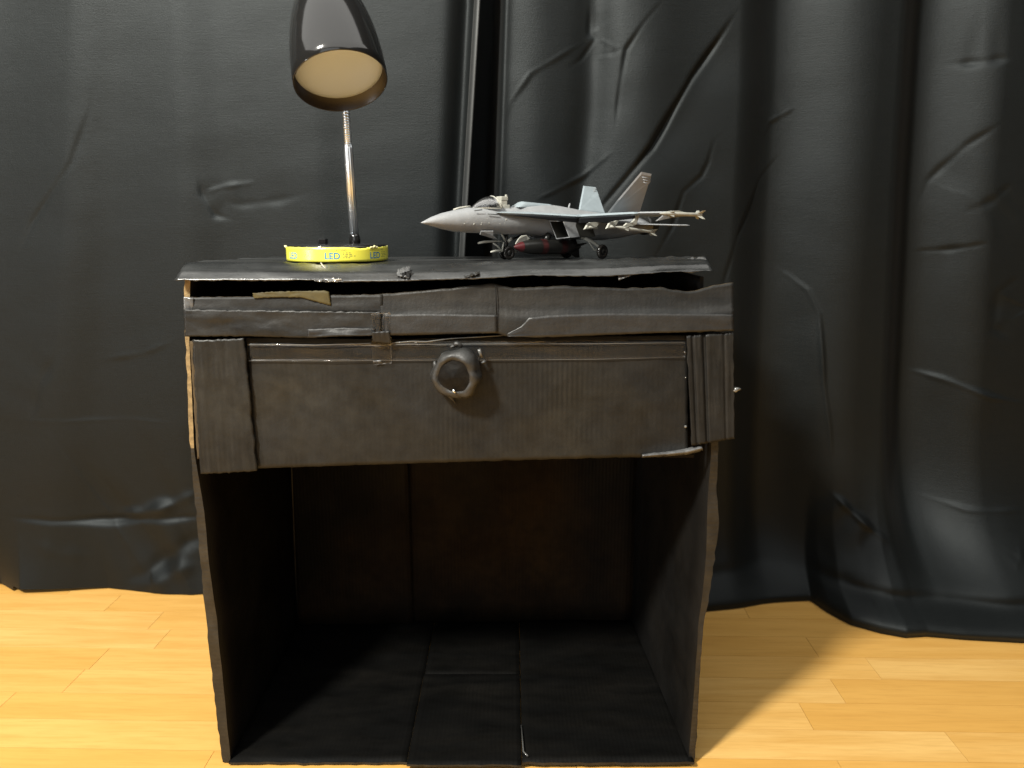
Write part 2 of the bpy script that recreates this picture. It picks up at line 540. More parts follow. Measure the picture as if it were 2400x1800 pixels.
# --- left panel
def disp_left(X, Z):
    d = 0.0022 * cloth_noise(X, Z * 0.5, 3, 18, 2.5, 9) + 0.0010 * cloth_noise(X, Z * 2.2, 8, 20, 8, 26)
    d += saw(X, Z, [(222, 0), (205, 500), (165, 1000), (150, 1400)], 0.10, 0.010, 0.20)
    d += saw(X, Z, [(452, 0), (468, 450), (475, 900), (440, 1400)], 0.09, 0.010, 0.24)
    d += saw(X, Z, [(765, 0), (772, 450), (800, 1400)], 0.07, 0.006, 0.20)
    d += saw(X, Z, [(-60, 0), (-80, 1400)], 0.08, 0.010, 0.18)
    d += saw(X, Z, [(-330, 0), (-340, 1400)], 0.06, 0.02, 0.18)
    d += fold(X, Z, [(1092, 0), (1064, 560), (1040, 1400)], 0.018, -0.026)
    cr = lambda *a, **k: crease(X, Z, *a, **k)
    d += cr([(228, 150), (205, 260), (165, 380), (70, 520), (20, 640)], 0.012, -0.005, 0.5)
    d += cr([(455, 395), (470, 455), (500, 505), (560, 520)], 0.010, -0.006, 0.5)
    d += cr([(470, 452), (520, 436), (600, 425)], 0.009, 0.006, 0.2)
    d += cr([(500, 470), (560, 480), (650, 470), (740, 450)], 0.014, -0.004, 0.3)
    d += cr([(0, 985), (150, 990), (300, 985), (440, 995)], 0.008, 0.002, 0.4)
    d += cr([(60, 1010), (90, 900), (150, 800)], 0.02, -0.004, 0.3)
    d += cr([(430, 790), (330, 830), (200, 850)], 0.012, 0.003, 0.4)
    d += cr([(250, 1215), (330, 1205), (400, 1185), (470, 1150)], 0.026, 0.030, 0.3)
    d += cr([(0, 1215), (120, 1225), (250, 1228), (450, 1215), (520, 1200)], 0.016, -0.022, 0.3)
    d += cr([(270, 1375), (340, 1350), (395, 1310), (440, 1275), (500, 1250)], 0.036, -0.042, 0.2)
    d += cr([(290, 1372), (360, 1372), (430, 1330), (480, 1320)], 0.034, 0.034, 0.1)
    d += cr([(60, 1270), (140, 1300), (230, 1310)], 0.03, 0.006)
    return d
left_floor = [(-300, 1376), (0, 1372), (45, 1398), (250, 1383), (330, 1390), (440, 1397), (560, 1397), (1160, 1402)]
lf = [(P(u, v, floor_depth(v)).x, floor_depth(v)) for u, v in left_floor]
def bottom_left(X, Z, Y):
    yb = np.interp(X, [a for a, _ in lf], [b for _, b in lf])
    k = np.exp(-(Z / 0.075) ** 1.4)
    return Y * (1 - k) + (yb + 0.35 * (Y - 1.46)) * k
def zb_left(X):
    a, b = P(45, 1395, 1.44).x, P(265, 1376, 1.47).x
    t = np.clip((X - a) / (b - a), 0, 1)
    return 0.003 + np.where((X > a - 0.03) & (X < b), 0.010 * (1 - t), 0.0)
xl1 = XL(1126, 0)
lean = lambda X, Z: -0.075 * np.clip(1.127 - Z, -0.5, 0.55) * np.clip((X - xl1 + 0.25) / 0.25, 0, 1)
cl, xs, zs, Yl, Zl = curtain('curtain', -1.42, xl1, disp_left,
                             lambda X, Z: 1.462 + 0.0 * Z, bottom_left, zbot=zb_left, shift=lean)
tag(cl, 'black satin curtain with soft folds hanging behind the lamp, left of the dark gap', 'curtain', 'black curtains behind the stand')
# its side hem: a narrow doubled strip along the free edge
def hem_strip():
    g = []
    for j in range(0, Zl.shape[1], 6):
        z = Zl[-1, j]
        row = []
        for k, du in enumerate((-15, -13, -3, -0.5)):
            x = xs[-1, j] + du * 1.46 / F
            y = np.interp(x, xs[:, j], Yl[:, j]) - (0.001 if k in (0, 3) else 0.0035)
            row.append(Vector((x, y, z)))
        g.append(row)
    return slab('side_hem', g, Vector((0, 0.0015, 0)), M['hem'], cl)
hem_strip()

# --- right panel: starts behind the left one, deep in the gap, then comes forward
def disp_right(X, Z):
    d = 0.0022 * cloth_noise(X, Z * 0.6, 5, 18, 2.5, 9) + 0.0010 * cloth_noise(X, Z * 2, 18, 20, 8, 26)
    F_ = lambda *a, **k: fold(X, Z, *a, **k)
    d += F_([(1260, 0), (1250, 1400)], 0.05, 0.010)
    d += F_([(1395, 0), (1385, 250), (1350, 600), (1340, 1400)], 0.030, -0.014)
    d += F_([(1520, 0), (1500, 600), (1500, 1400)], 0.07, 0.016)
    S_ = lambda *a: saw(X, Z, *a)
    d += S_([(1790, 0), (1785, 200), (1770, 450), (1762, 600), (1750, 1000), (1740, 1420)], 0.085, 0.050, 0.17)
    d += S_([(2158, 0), (2128, 450), (2106, 900), (2092, 1300), (2075, 1420)], 0.072, 0.060, 0.13)
    d += S_([(2440, 0), (2450, 600), (2440, 1400)], 0.06, 0.04, 0.15)
    d += S_([(2720, 0), (2720, 1400)], 0.06, 0.04, 0.15)
    d += F_([(1985, 0), (1970, 500), (1950, 900), (1960, 1300)], 0.085, 0.012)
    cr = lambda *a, **k: crease(X, Z, *a, **k)
    d += cr([(1384, -40), (1382, 76), (1398, 84), (1363, 136), (1315, 170)], 0.007, -0.008, -0.5)
    d += cr([(1392, 80), (1298, 141), (1243, 174), (1196, 240), (1180, 300)], 0.008, 0.006, 0.3)
    d += cr([(1565, -10), (1504, 60), (1466, 119), (1452, 200), (1444, 271), (1440, 330)], 0.007, -0.009, -0.5)
    d += cr([(1400, 125), (1435, 126), (1466, 115)], 0.006, -0.004)
    d += cr([(1745, 0), (1677, 103), (1623, 179), (1569, 271), (1525, 347), (1417, 477), (1380, 530)], 0.011, -0.034, -0.5)
    d += cr([(1445, 348), (1368, 412), (1300, 448), (1240, 476)], 0.008, 0.009, 0.3)
    d += cr([(1706, 302), (1672, 331), (1660, 380), (1645, 412), (1601, 450), (1574, 532), (1536, 597), (1520, 640)], 0.008, -0.010, -0.5)
    d += cr([(1860, 343), (1797, 418), (1770, 477), (1732, 553), (1699, 656), (1690, 720)], 0.008, -0.010, -0.4)
    d += cr([(1890, 240), (1824, 277), (1802, 320)], 0.007, 0.006, 0.3)
    d += cr([(1822, 605), (1850, 640), (1862, 645), (1905, 683), (1927, 738), (1934, 895), (1946, 1010), (1952, 1120)], 0.008, 0.014, 0.35)
    d += cr([(1940, 1145), (1985, 1190), (2030, 1228), (2062, 1250)], 0.014, 0.034, 0.2)
    d += cr([(2372, 271), (2285, 336), (2214, 418), (2190, 480)], 0.012, -0.008, -0.4)
    d += cr([(2330, 568), (2250, 585), (2176, 592)], 0.010, -0.009, -0.4)
    d += cr([(2245, 138), (2310, 142), (2390, 134)], 0.014, -0.010, -0.3)
    d += cr([(2380, 425), (2330, 470), (2270, 500)], 0.016, -0.007, -0.3)
    d += cr([(2400, 640), (2340, 690), (2330, 770), (2380, 800)], 0.020, -0.008, -0.3)
    d += cr([(2140, 872), (2230, 895), (2320, 930), (2420, 950)], 0.011, 0.012, 0.4)
    d += cr([(2150, 1165), (2250, 1185), (2400, 1180)], 0.010, 0.008, 0.4)
    d += cr([(2350, 1230), (2330, 1270), (2300, 1290)], 0.012, 0.008, 0.3)
    d += cr([(2400, 1310), (2350, 1360), (2320, 1380)], 0.022, -0.014, -0.3)
    d += cr([(1960, 1350), (2010, 1338), (2050, 1355)], 0.020, 0.026, 0.2)
    d += cr([(1900, 1340), (1960, 1310), (2040, 1320)], 0.018, -0.012)
    # the deep gap beside the other curtain
    e = np.interp(Z, [P(1150, 580, 1.46).z, P(1165, 0, 1.46).z], [XL(1148, 580), XL(1166, 0)])
    k = 1 / (1 + np.exp((X - e) / 0.0035))
    return d * (1 - k) - 0.26 * k + 0.006 * np.exp(-((X - e - 0.012) / 0.009) ** 2)
right_floor = [(900, 1405), (1160, 1420), (1500, 1436), (1659, 1436), (1780, 1425), (1902, 1414), (1940, 1440), (1992, 1467),
               (2060, 1486), (2121, 1497), (2168, 1494), (2260, 1502), (2400, 1509), (2700, 1515)]
rf = [(P(u, v, floor_depth(v)).x, floor_depth(v)) for u, v in right_floor]
def bottom_right(X, Z, Y):
    yb = np.interp(X, [a for a, _ in rf], [b for _, b in rf])
    reach = np.clip((1.42 - yb) / 0.15, 0, 1)
    h = 0.055 + 0.055 * reach
    k = np.exp(-(np.maximum(Z - 0.012, 0) / h) ** 1.25)
    yb2 = yb + 0.22 * (Y - 1.45) * (1 - reach) + 0.010 * np.sin(X * 31) * reach * (Z / 0.1)
    out = Y * (1 - k) + yb2 * k
    # a slack roll just above the hem
    out += reach * (0.020 * np.exp(-((Z - 0.052 + 0.012 * np.sin(X * 9)) / 0.014) ** 2) - 0.012 * np.exp(-((Z - 0.022) / 0.012) ** 2))
    return out
cr_, *_ = curtain('curtain', XL(985), 1.50, disp_right, lambda X, Z: 1.462 + 0.0 * X, bottom_right)
tag(cr_, 'creased black satin curtain with deep upright folds spilling onto the floor at right', 'curtain', 'black curtains behind the stand')

# ------------------------------------------------------------------ cardboard stand
YF = 0.95
stand = thing('cardboard_stand', (-0.072, 1.13, 0), 'black painted cardboard bedside stand with one drawer and an open bay', 'nightstand')

def side_panel(name, outer, inner, back_o, back_i, ztop, sgn):
    """upright side: front edge as torn by hand, running back to the rear wall"""
    n = 64
    g = []
    V, Fc, mi, s = [], [], [], []
    rows = []
    for j in range(n + 1):
        z = 0.002 + (ztop - 0.002) * j / n
        def xat(tab):
            pts = sorted([(P(u, v, YF).z, P(u, v, YF).x) for u, v in tab])
            return interp(pts, z)
        rag = 0.0017 * (nz(z * 60, sgn) + 0.9 * nz(z * 190, sgn * 3))
        yo = 0.002 * nz(z * 25, 5 + sgn)
        xo, xi = xat(outer) + rag, xat(inner) + 0.6 * rag * nz(z * 90, 2)
        row = []
        for k in range(9):
            t = k / 8
            bow = 0.006 * math.sin(math.pi * t) * nz(z * 3, sgn * 7)
            row.append((Vector((xo + (back_o - xo) * t + bow, YF + yo * (1 - t) + 0.385 * t, z)),
                        Vector((xi + (back_i - xi) * t + bow, YF + yo * (1 - t) + 0.385 * t, z))))
        rows.append(row)
    m = 9
    for row in rows:
        V += [p[0] for p in row]
    o = len(V)
    for row in rows:
        V += [p[1] for p in row]
    for j in range(n):
        for k in range(m - 1):
            a = j * m + k
            Fc.append((a, a + 1, a + m + 1, a + m)); mi.append(0); s.append(True)
            Fc.append((a + o, a + m + o, a + m + 1 + o, a + 1 + o)); mi.append(0); s.append(True)
        a = j * m
        Fc.append((a, a + m, a + m + o, a + o)); mi.append(2 if rows[j][0][0].z > P(450, 1062, YF).z and sgn < 0 else 1); s.append(False)
        a = j * m + m - 1
        Fc.append((a, a + o, a + m + o, a + m)); mi.append(0); s.append(False)
    for a0 in (0, n * m):
        for k in range(m - 1):
            Fc.append((a0 + k, a0 + k + o, a0 + k + 1 + o, a0 + k + 1)); mi.append(0); s.append(False)
    return mesh(name, V, Fc, [M['side'], M['edge_dark'], M['tan']], stand, mi, s)
Lo = [(431, 655), (434, 790), (440, 930), (444, 1030), (447, 1060), (457, 1177), (469, 1315), (482, 1443), (496, 1576), (512, 1713), (528, 1830)]
Li = [(446, 655), (443, 790), (450, 930), (455, 1060), (466, 1120), (479, 1200), (489, 1315), (508, 1452), (524, 1612), (542, 1796), (547, 1830)]
Ro = [(1690, 690), (1686, 900), (1683, 1063), (1679, 1154), (1686, 1219), (1674, 1315), (1661, 1406), (1647, 1475), (1639, 1612), (1633, 1727), (1622, 1830)]
Ri = [(1672, 690), (1669, 900), (1667, 1063), (1658, 1177), (1655, 1300), (1649, 1370), (1636, 1475), (1626, 1635), (1612, 1796), (1610, 1830)]
side_panel('side_panel', Lo, Li, -0.412, -0.402, 0.686, -1)
side_panel('side_panel', Ro, Ri, 0.236, 0.226, 0.655, 1)

def grid_xy(x0, x1, y0, y1, zf, nx, ny, edge=0.0, seed=0):
    g = []
    for i in range(nx + 1):
        row = []
        for j in range(ny + 1):
            y = y0 + (y1 - y0) * j / ny
            xa = x0(y) if callable(x0) else x0; xb = x1(y) if callable(x1) else x1
            x = xa + (xb - xa) * i / nx
            if j == 0: y += edge * nz(x * 60 + seed, seed)
            row.append(Vector((x, y, zf(x, y))))
        g.append(row)
    return g
# rear wall: two leaves meeting at a fold
def back_leaf(x0, x1, y, sd):
    g = []
    for i in range(21):
        g.append([Vector((x0 + (x1 - x0) * i / 20, y + 0.003 * nz(i * 0.3 + sd, j * 0.5), 0.004 + 0.66 * j / 16)) for j in range(17)])
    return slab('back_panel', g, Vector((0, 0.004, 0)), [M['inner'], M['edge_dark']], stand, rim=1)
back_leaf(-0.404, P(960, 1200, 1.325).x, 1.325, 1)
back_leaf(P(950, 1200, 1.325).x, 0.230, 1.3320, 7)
# bare cardboard showing along the rear corner
sheet('corner_seam', [(680, 1080), (697, 1500)], [(684, 1080), (700, 1500)], lambda s_, t: 1.3200, 0.001, M['edge_dark'], stand, 30, 1, rag=0.6)

# floor of the bay: three flaps
zf = lambda h, sd: (lambda x, y: h + 0.0016 * nz(x * 14 + sd, y * 14))
x985 = P(955, 1790, 0.95).x; x1215 = P(1222, 1790, 0.95).x
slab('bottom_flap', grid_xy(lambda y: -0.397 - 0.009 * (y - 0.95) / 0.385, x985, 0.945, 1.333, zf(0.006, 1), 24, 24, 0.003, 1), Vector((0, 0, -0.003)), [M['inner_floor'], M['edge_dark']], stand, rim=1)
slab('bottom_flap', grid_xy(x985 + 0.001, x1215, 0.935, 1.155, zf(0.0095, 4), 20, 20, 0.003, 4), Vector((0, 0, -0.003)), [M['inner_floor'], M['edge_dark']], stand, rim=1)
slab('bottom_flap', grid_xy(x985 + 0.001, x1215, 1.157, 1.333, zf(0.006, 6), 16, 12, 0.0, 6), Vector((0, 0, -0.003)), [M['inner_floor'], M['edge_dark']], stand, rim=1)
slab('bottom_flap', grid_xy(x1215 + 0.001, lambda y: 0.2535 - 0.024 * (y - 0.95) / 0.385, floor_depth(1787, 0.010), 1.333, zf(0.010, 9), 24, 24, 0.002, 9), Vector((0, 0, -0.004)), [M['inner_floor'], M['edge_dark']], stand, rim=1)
tube('glue_string', [P(1222, 1700, floor_depth(1700, 0.012)), P(1227, 1762, floor_depth(1762, 0.013)), P(1237, 1772, floor_depth(1772, 0.013))], 0.0012, M['glue'], stand, 6)

# top board with its folded front lip
ZT = lambda y: 0.6975 - 0.024 * (y - 0.975)
lip_top = [(435, 615), (590, 614), (752, 618), (942, 618), (1131, 614), (1312, 611), (1492, 605), (1655, 600)]
lip_bot = [(408, 657), (590, 658), (739, 657), (815, 661), (940, 659), (1022, 656), (1152, 652), (1239, 646), (1420, 648), (1565, 638), (1671, 636)]
top = slab('top_board',
     [[Vector((pl([tuple(P(u, v, 0.976)) for u, v in lip_top], i / 60)[0] * (1 - 0.0 * j), 0.976 + 0.365 * j / 24,
        (P(*pl(lip_top, i / 60), 0.976).z - 0.0012) * (1 - sm(j / 5)) + ZT(0.976 + 0.365 * j / 24) * sm(j / 5)
        + 0.0012 * nz(i * 0.25, j * 0.4) * sm(j / 6))) for j in range(25)] for i in range(61)],
     Vector((0, 0, -0.004)), [M['lip'], M['edge_dark']], stand, rim=1)
def lip_depth(s_, t):
    return (0.976 - 0.060 * t if t < 0.5 else 0.946 - 0.022 * (t - 0.5)) + 0.0012 * nz(s_ * 9, t * 2)
lip = sheet('front_lip', lip_top, lip_bot, lip_depth, 0.0042, [M['lip'], M['tan'], M['edge_dark']], top, 150, 10, rag=2.0, rim=1, wav=0.0012, seed=2.0)
for f in lip.data.polygons:
    if f.material_index == 1:
        c_ = f.center + stand.location
        low = c_.y < 0.95
        f.material_index = 1 if (low and c_.x > -0.03) else (2 if low else 0)
# dark partition inside, closing the cavity under the lip
xp = P(1650, 660, 0.955).x
slab('cavity_side', [[Vector((xp - 0.012 * j / 4, 0.957 + 0.37 * j / 4, 0.640 + 0.040 * i / 4)) for j in range(5)] for i in range(5)], Vector((-0.004, 0, 0)), M['side'], stand)
slab('cavity_back', [[Vector((-0.398 + (xp + 0.380) * i / 4, 1.318, 0.640 + 0.0465 * j / 4)) for j in range(5)] for i in range(5)], Vector((0, 0.003, 0)), M['side'], stand)
# scraps of tape and tears on the lip
def scrap(pts_top, pts_bot, d0, d1, mat, sd, n=12, m=5, wav=0.003, name='tape_scrap', par=None):
    return sheet(name, pts_top, pts_bot, lambda s_, t: d0 + (d1 - d0) * t, 0.0006, mat, par or top, n, m, rag=2.5, wav=wav, seed=sd)
scrap([(1448, 634), (1480, 633)], [(1450, 657), (1482, 645)], 0.949, 0.936, M['silver_tape'], 3.1)
scrap([(933, 628), (962, 624)], [(928, 646), (958, 652)], 0.951, 0.937, M['silver_tape'], 5.3)
scrap([(938, 640), (964, 634)], [(940, 652), (962, 656)], 0.941, 0.936, M['side'], 8.3)
scrap([(1078, 640), (1122, 634)], [(1090, 652), (1124, 642)], 0.946, 0.935, M['edge_dark'], 1.7, wav=0.006)
scrap([(1083, 636), (1108, 630)], [(1078, 652), (1100, 650)], 0.952, 0.938, M['side'], 4.7, wav=0.006)
scrap([(1002, 632), (1020, 632)], [(1000, 636), (1022, 637)], 0.952, 0.949, M['edge_dark'], 2.7)
scrap([(1612, 606), (1652, 603)], [(1622, 616), (1660, 612)], 0.968, 0.958, M['silver_tape'], 6.1, wav=0.001)
tube('glue_thread', [P(752, 616, 0.972), P(757, 624, 0.966), P(768, 634, 0.957), P(779, 645, 0.947), P(783, 656, 0.934), P(800, 655, 0.934)], 0.0008, M['thread'], top, 6)
scrap([(735, 653), (800, 652)], [(738, 660), (806, 661)], 0.9365, 0.934, M['glue'], 9.0, n=30, wav=0.002, name='glue_bead')

# front rail: the bent strip above the drawer
rail_top = [(890, 690), (950, 685), (1048, 676), (1124, 667), (1160, 665), (1203, 676), (1312, 670), (1456, 676), (1547, 674), (1619, 685), (1673, 669), (1719, 663)]
rail_bot = [(890, 788), (950, 786), (1167, 781), (1181, 788), (1257, 791), (1370, 787), (1492, 782), (1720, 775)]
sheet('front_rail', rail_top, rail_bot, lambda s_, t: 0.9450 - 0.006 * sm(t * 1.1) - 0.0030 * sm((t - 0.45) * 6) * (0.4 + 0.6 * sm((s_ - 0.33) * 30)),
      0.0038, [M['rail'], M['orange_card']], stand, 110, 16, rag=1.6, rim=1, wav=0.0007, seed=4.0)
sheet('rail_overlay', [(1186, 784), (1222, 764), (1240, 744), (1300, 738), (1420, 734), (1560, 735), (1718, 737)], [(1190, 789), (1225, 790), (1257, 791), (1300, 790), (1370, 787), (1492, 782), (1720, 775)],
      lambda s_, t: 0.9352 - 0.0012 * t, 0.0006, M['grey_tape'], stand, 80, 8, rag=1.0, wav=0.0004, seed=61)
sheet('rail_overlay', [(900, 737), (1000, 735), (1100, 737), (1164, 738)], [(902, 786), (950, 785), (1060, 783), (1164, 781)],
      lambda s_, t: 0.9362 - 0.0010 * t, 0.0006, M['grey_tape'], stand, 40, 8, rag=0.9, wav=0.0004, seed=63)
tube('rail_joint', [P(1161, 668, 0.9425), P(1163, 705, 0.9395), P(1164, 738, 0.9370)], 0.0006, M['side'], stand, 5)
sheet('rail_backing', [(432, 697), (650, 695), (897, 690)], [(432, 731), (650, 734), (897, 734)], lambda s_, t: 0.9445 - 0.002 * t, 0.0035, [M['rail'], M['orange_card']], stand, 60, 6, rag=1.2, rim=1, wav=0.001, seed=9)
sheet('rail_tape', [(430, 725), (563, 727), (658, 728), (780, 730), (893, 731)], [(434, 789), (563, 788), (644, 790), (720, 792), (793, 788), (893, 786)],
      lambda s_, t: 0.9385 - 0.002 * t, 0.0008, M['rail'], stand, 90, 14, rag=1.8, wav=0.0012, seed=13)
sheet('rail_end_tape', [(430, 696), (453, 698)], [(431, 729), (454, 730)], lambda s_, t: 0.9425, 0.0006, M['silver_tape'], stand, 8, 8, rag=1.0, wav=0.001, seed=2)
sheet('rail_patch', [(720, 772), (800, 768), (880, 770)], [(720, 792), (793, 788), (880, 787)], lambda s_, t: 0.9360 - 0.003 * math.sin(s_ * 3.14) * t, 0.0006, M['grey_tape'], stand, 30, 6, rag=0.8, wav=0.0008, seed=21)
mt = sheet('masking_tape', [(592, 687), (640, 684), (760, 681), (771, 684)], [(595, 699), (640, 697), (705, 697), (776, 717)], lambda s_, t: 0.9425, 0.0006, M['masking'], stand, 40, 6, rag=1.2, wav=0.0008, seed=6)

# drawer
drawer = sheet('drawer', [(578, 803), (890, 806), (1200, 800), (1612, 797)], [(598, 1098), (900, 1088), (1200, 1079), (1500, 1071), (1612, 1064)],
               lambda s_, t: 0.9455 - 0.004 * t - 0.003 * sm((s_ - 0.86) * 8) * sm((t - 0.9) * 10), 0.004, [M['paint'], M['edge_dark']], stand, 120, 30, rag=1.0, rim=1, wav=0.0011, seed=17)
sheet('curled_edge', [(1505, 1064), (1560, 1058), (1610, 1050), (1645, 1044)], [(1505, 1073), (1560, 1070), (1612, 1066), (1648, 1056)],
      lambda s_, t: 0.941 - 0.006 * math.sin(t * 3.1), 0.0008, M['silver_tape'], drawer, 30, 6, rag=0.8, wav=0.0012, seed=3)
slab('drawer_bottom', grid_xy(-0.385, 0.235, 0.952, 1.30, lambda x, y: P(1200, 1070, 0.95).z + 0.002, 6, 6), Vector((0, 0, -0.004)), M['inner'], drawer)
sheet('drawer_top_edge', [(576, 792), (890, 795), (1200, 790), (1612, 786)], [(578, 804), (890, 807), (1200, 801), (1612, 798)], lambda s_, t: 0.953 - 0.008 * t, 0.002, M['orange_card'], drawer, 80, 3, rag=0.7, wav=0.0008, seed=5)
def tape_depth(s_, t): return 0.9432 - 0.0005 * t
sheet('clear_tape', [(580, 806), (740, 806), (890, 808), (980, 802), (1080, 798), (1200, 801), (1608, 800)], [(582, 846), (890, 845), (1200, 843), (1608, 838)], lambda s_, t: 0.9420 - 0.0008 * t, 0.0004, M['tape'], drawer, 120, 6, rag=0.5, wav=0.0008, seed=30)
tube('tape_crease', [P(u, v, 0.9418) for u, v in ((584, 808), (660, 807), (740, 809), (870, 805))], 0.0007, M['glue'], drawer, 6)
tube('tape_crease', [P(u, v, 0.9415) for u, v in ((918, 804), (965, 800), (1000, 801), (1050, 794), (1100, 791), (1182, 786))], 0.0009, M['glue'], drawer, 6)
tube('tape_crease', [P(u, v, 0.9420) for u, v in ((920, 808), (1000, 807), (1200, 806), (1400, 806), (1606, 803))], 0.00045, M['glue'], drawer, 6)
tube('tape_crease', [P(u, v, 0.9418) for u, v in ((582, 846), (800, 846), (1010, 844), (1130, 844), (1400, 842), (1606, 837))], 0.0003, M['glue'], drawer, 6)
sheet('clear_tape', [(868, 735), (914, 733)], [(874, 856), (918, 852)], lambda s_, t: 0.9352 + 0.0050 * sm((t - 0.35) * 3), 0.0004, M['tape'], stand, 10, 30, rag=0.8, wav=0.0008, seed=41)
sheet('tape_fold', [(872, 778), (913, 776)], [(874, 802), (916, 806)], lambda s_, t: 0.9335 + 0.002 * t, 0.0006, M['rail'], stand, 12, 6, rag=1.0, wav=0.001, seed=44)
sheet('tape_fold', [(874, 846), (894, 844)], [(876, 850), (893, 850)], lambda s_, t: 0.9405, 0.0005, M['silver_tape'], stand, 8, 2, rag=0.6, wav=0.0006, seed=47)

# stiles beside the drawer
sheet('stile', [(450, 797), (520, 796), (572, 792)], [(470, 1111), (540, 1108), (602, 1104)], lambda s_, t: 0.9385 - 0.003 * t - 0.001 * math.sin(s_ * 3.14), 0.0042, [M['paint'], M['edge_dark']], stand, 26, 60, rag=2.2, rim=1, wav=0.0012, seed=50)
sheet('stile_liner', [(445, 800), (458, 800)], [(462, 1075), (476, 1075)], lambda s_, t: 0.9475, 0.002, M['orange_card'], stand, 4, 40, rag=1.6, wav=0.0005, seed=52)
def right_stile(s_, t):
    gr = 0.0035 * math.exp(-((s_ - 0.36) / 0.035) ** 2) + 0.0025 * math.exp(-((s_ - 0.12) / 0.03) ** 2) + 0.0015 * math.exp(-((s_ - 0.80) / 0.03) ** 2)
    return 0.9375 + gr - 0.002 * t
sheet('stile', [(1610, 787), (1719, 779)], [(1622, 1045), (1722, 1028)], right_stile, 0.0042, [M['paint'], M['edge_dark']], stand, 60, 40, rag=1.6, rim=1, wav=0.0007, seed=55)
for k, (u, v, r) in enumerate([(1605, 826, .0010), (1607, 885, .0010), (1607, 1000, .0020)]):
    lathe('glue_bead', P(u, v, 0.939), (0.2, -1, 0.1), [(-r, r * .8), (0, r), (r * .7, r * .6), (r, 0.0)], M['glue'], stand, 10)
g = lathe('glue_blob', P(1722, 913, 0.940), (1, -0.1, 0.1), [(-0.003, 0.003), (0.001, 0.0042), (0.004, 0.003), (0.007, 0.0012), (0.008, 0.0)], M['glue'], stand, 14,
          wob=lambda i, a, r: (r * (1 + 0.3 * math.sin(2 * a + i)), 0))

# knob: a flared cap stuck on with a ring of glue
kc = P(1078, 868, 0.9425)
kax = Vector((-0.20, -1, -0.08))
def kw(i, a, r):
    return r * (1 + (0.05 * math.sin(3 * a + 1) + 0.13 * nz(math.cos(a) * 1.8, math.sin(a) * 1.8, i * 0.25) + 0.03 * nz(math.cos(a) * 7, math.sin(a) * 7, i * 0.5)) * (1 if i < 4 else 0.55)), 0.0022 * nz(math.cos(a) * 2, math.sin(a) * 2, i * 0.5) if 0 < i < 7 else 0
knob = lathe('knob', kc, kax, [(0, 0.0250), (0.005, 0.0290), (0.016, 0.0308), (0.0235, 0.0300), (0.0275, 0.0276), (0.0290, 0.0240), (0.0288, 0.0212), (0.0278, 0.0198), (0.0276, 0.0188), (0.0315, 0.0125), (0.0335, 0.0)],
             [M['knob'], M['knob_face']], drawer, 72, mi=[0] * 7 + [1] * 4, wob=kw, ref=(0, 0, 1), sharp=())
def blob(u, v, D, r, e=1.0, mat='glue', par=None, nm='glue_bead'):
    rr = random.random() * 6
    return lathe(nm, P(u, v, D), (0.1, -1, 0.15), [(-r * .6, r * .7), (0, r), (r * .6 * e, r * .75), (r * e, 0)], M[mat], par or drawer, 12,
                 wob=lambda i, a, q: (q * (1 + 0.35 * math.sin(2 * a + rr) + 0.15 * math.sin(3 * a)), 0))
for u, v, r in [(1073, 803, .0040), (1062, 808, .0026), (1020, 852, .0034), (1134, 845, .0026)]:
    blob(u, v + 4, 0.930 if v < 830 else 0.934, r * 1.15, 0.55, 'knob')
tube('glue_rib', [P(1122, 818, 0.932), P(1126, 828, 0.932), P(1128, 838, 0.934)], 0.0022, M['glue'], drawer, 8)
blob(1064, 917, 0.9125, 0.0022, 0.8, 'chrome', knob, 'glue_bead')
sheet('glue_smear', [(1018, 880), (1034, 915), (1052, 932), (1062, 940)], [(1026, 884), (1046, 908), (1062, 930), (1070, 950)], lambda s_, t: 0.9405 - 0.003 * math.sin(t * 3.14) * (1 - s_), 0.0008, M['knob'], drawer, 20, 6, rag=1.5, wav=0.0006, seed=71)

# ------------------------------------------------------------------ desk lamp
lc = P(792, 600, 1.046); lc.z = ZT(1.046) + 0.0008
lampo = thing('desk_lamp', lc, 'black desk lamp with chrome gooseneck and yellow label round its base', 'desk lamp')
RB = 0.0660
Zb = Vector((0, 0, 1))
base = lathe('base', lc, Zb, [(0, RB - 0.003), (0.002, RB - 0.0005), (0.0185, RB - 0.0005), (0.0208, RB - 0.002), (0.0216, RB - 0.006), (0.0225, 0.02), (0.0226, 0.0)], M['black_gloss'], lampo, 96)
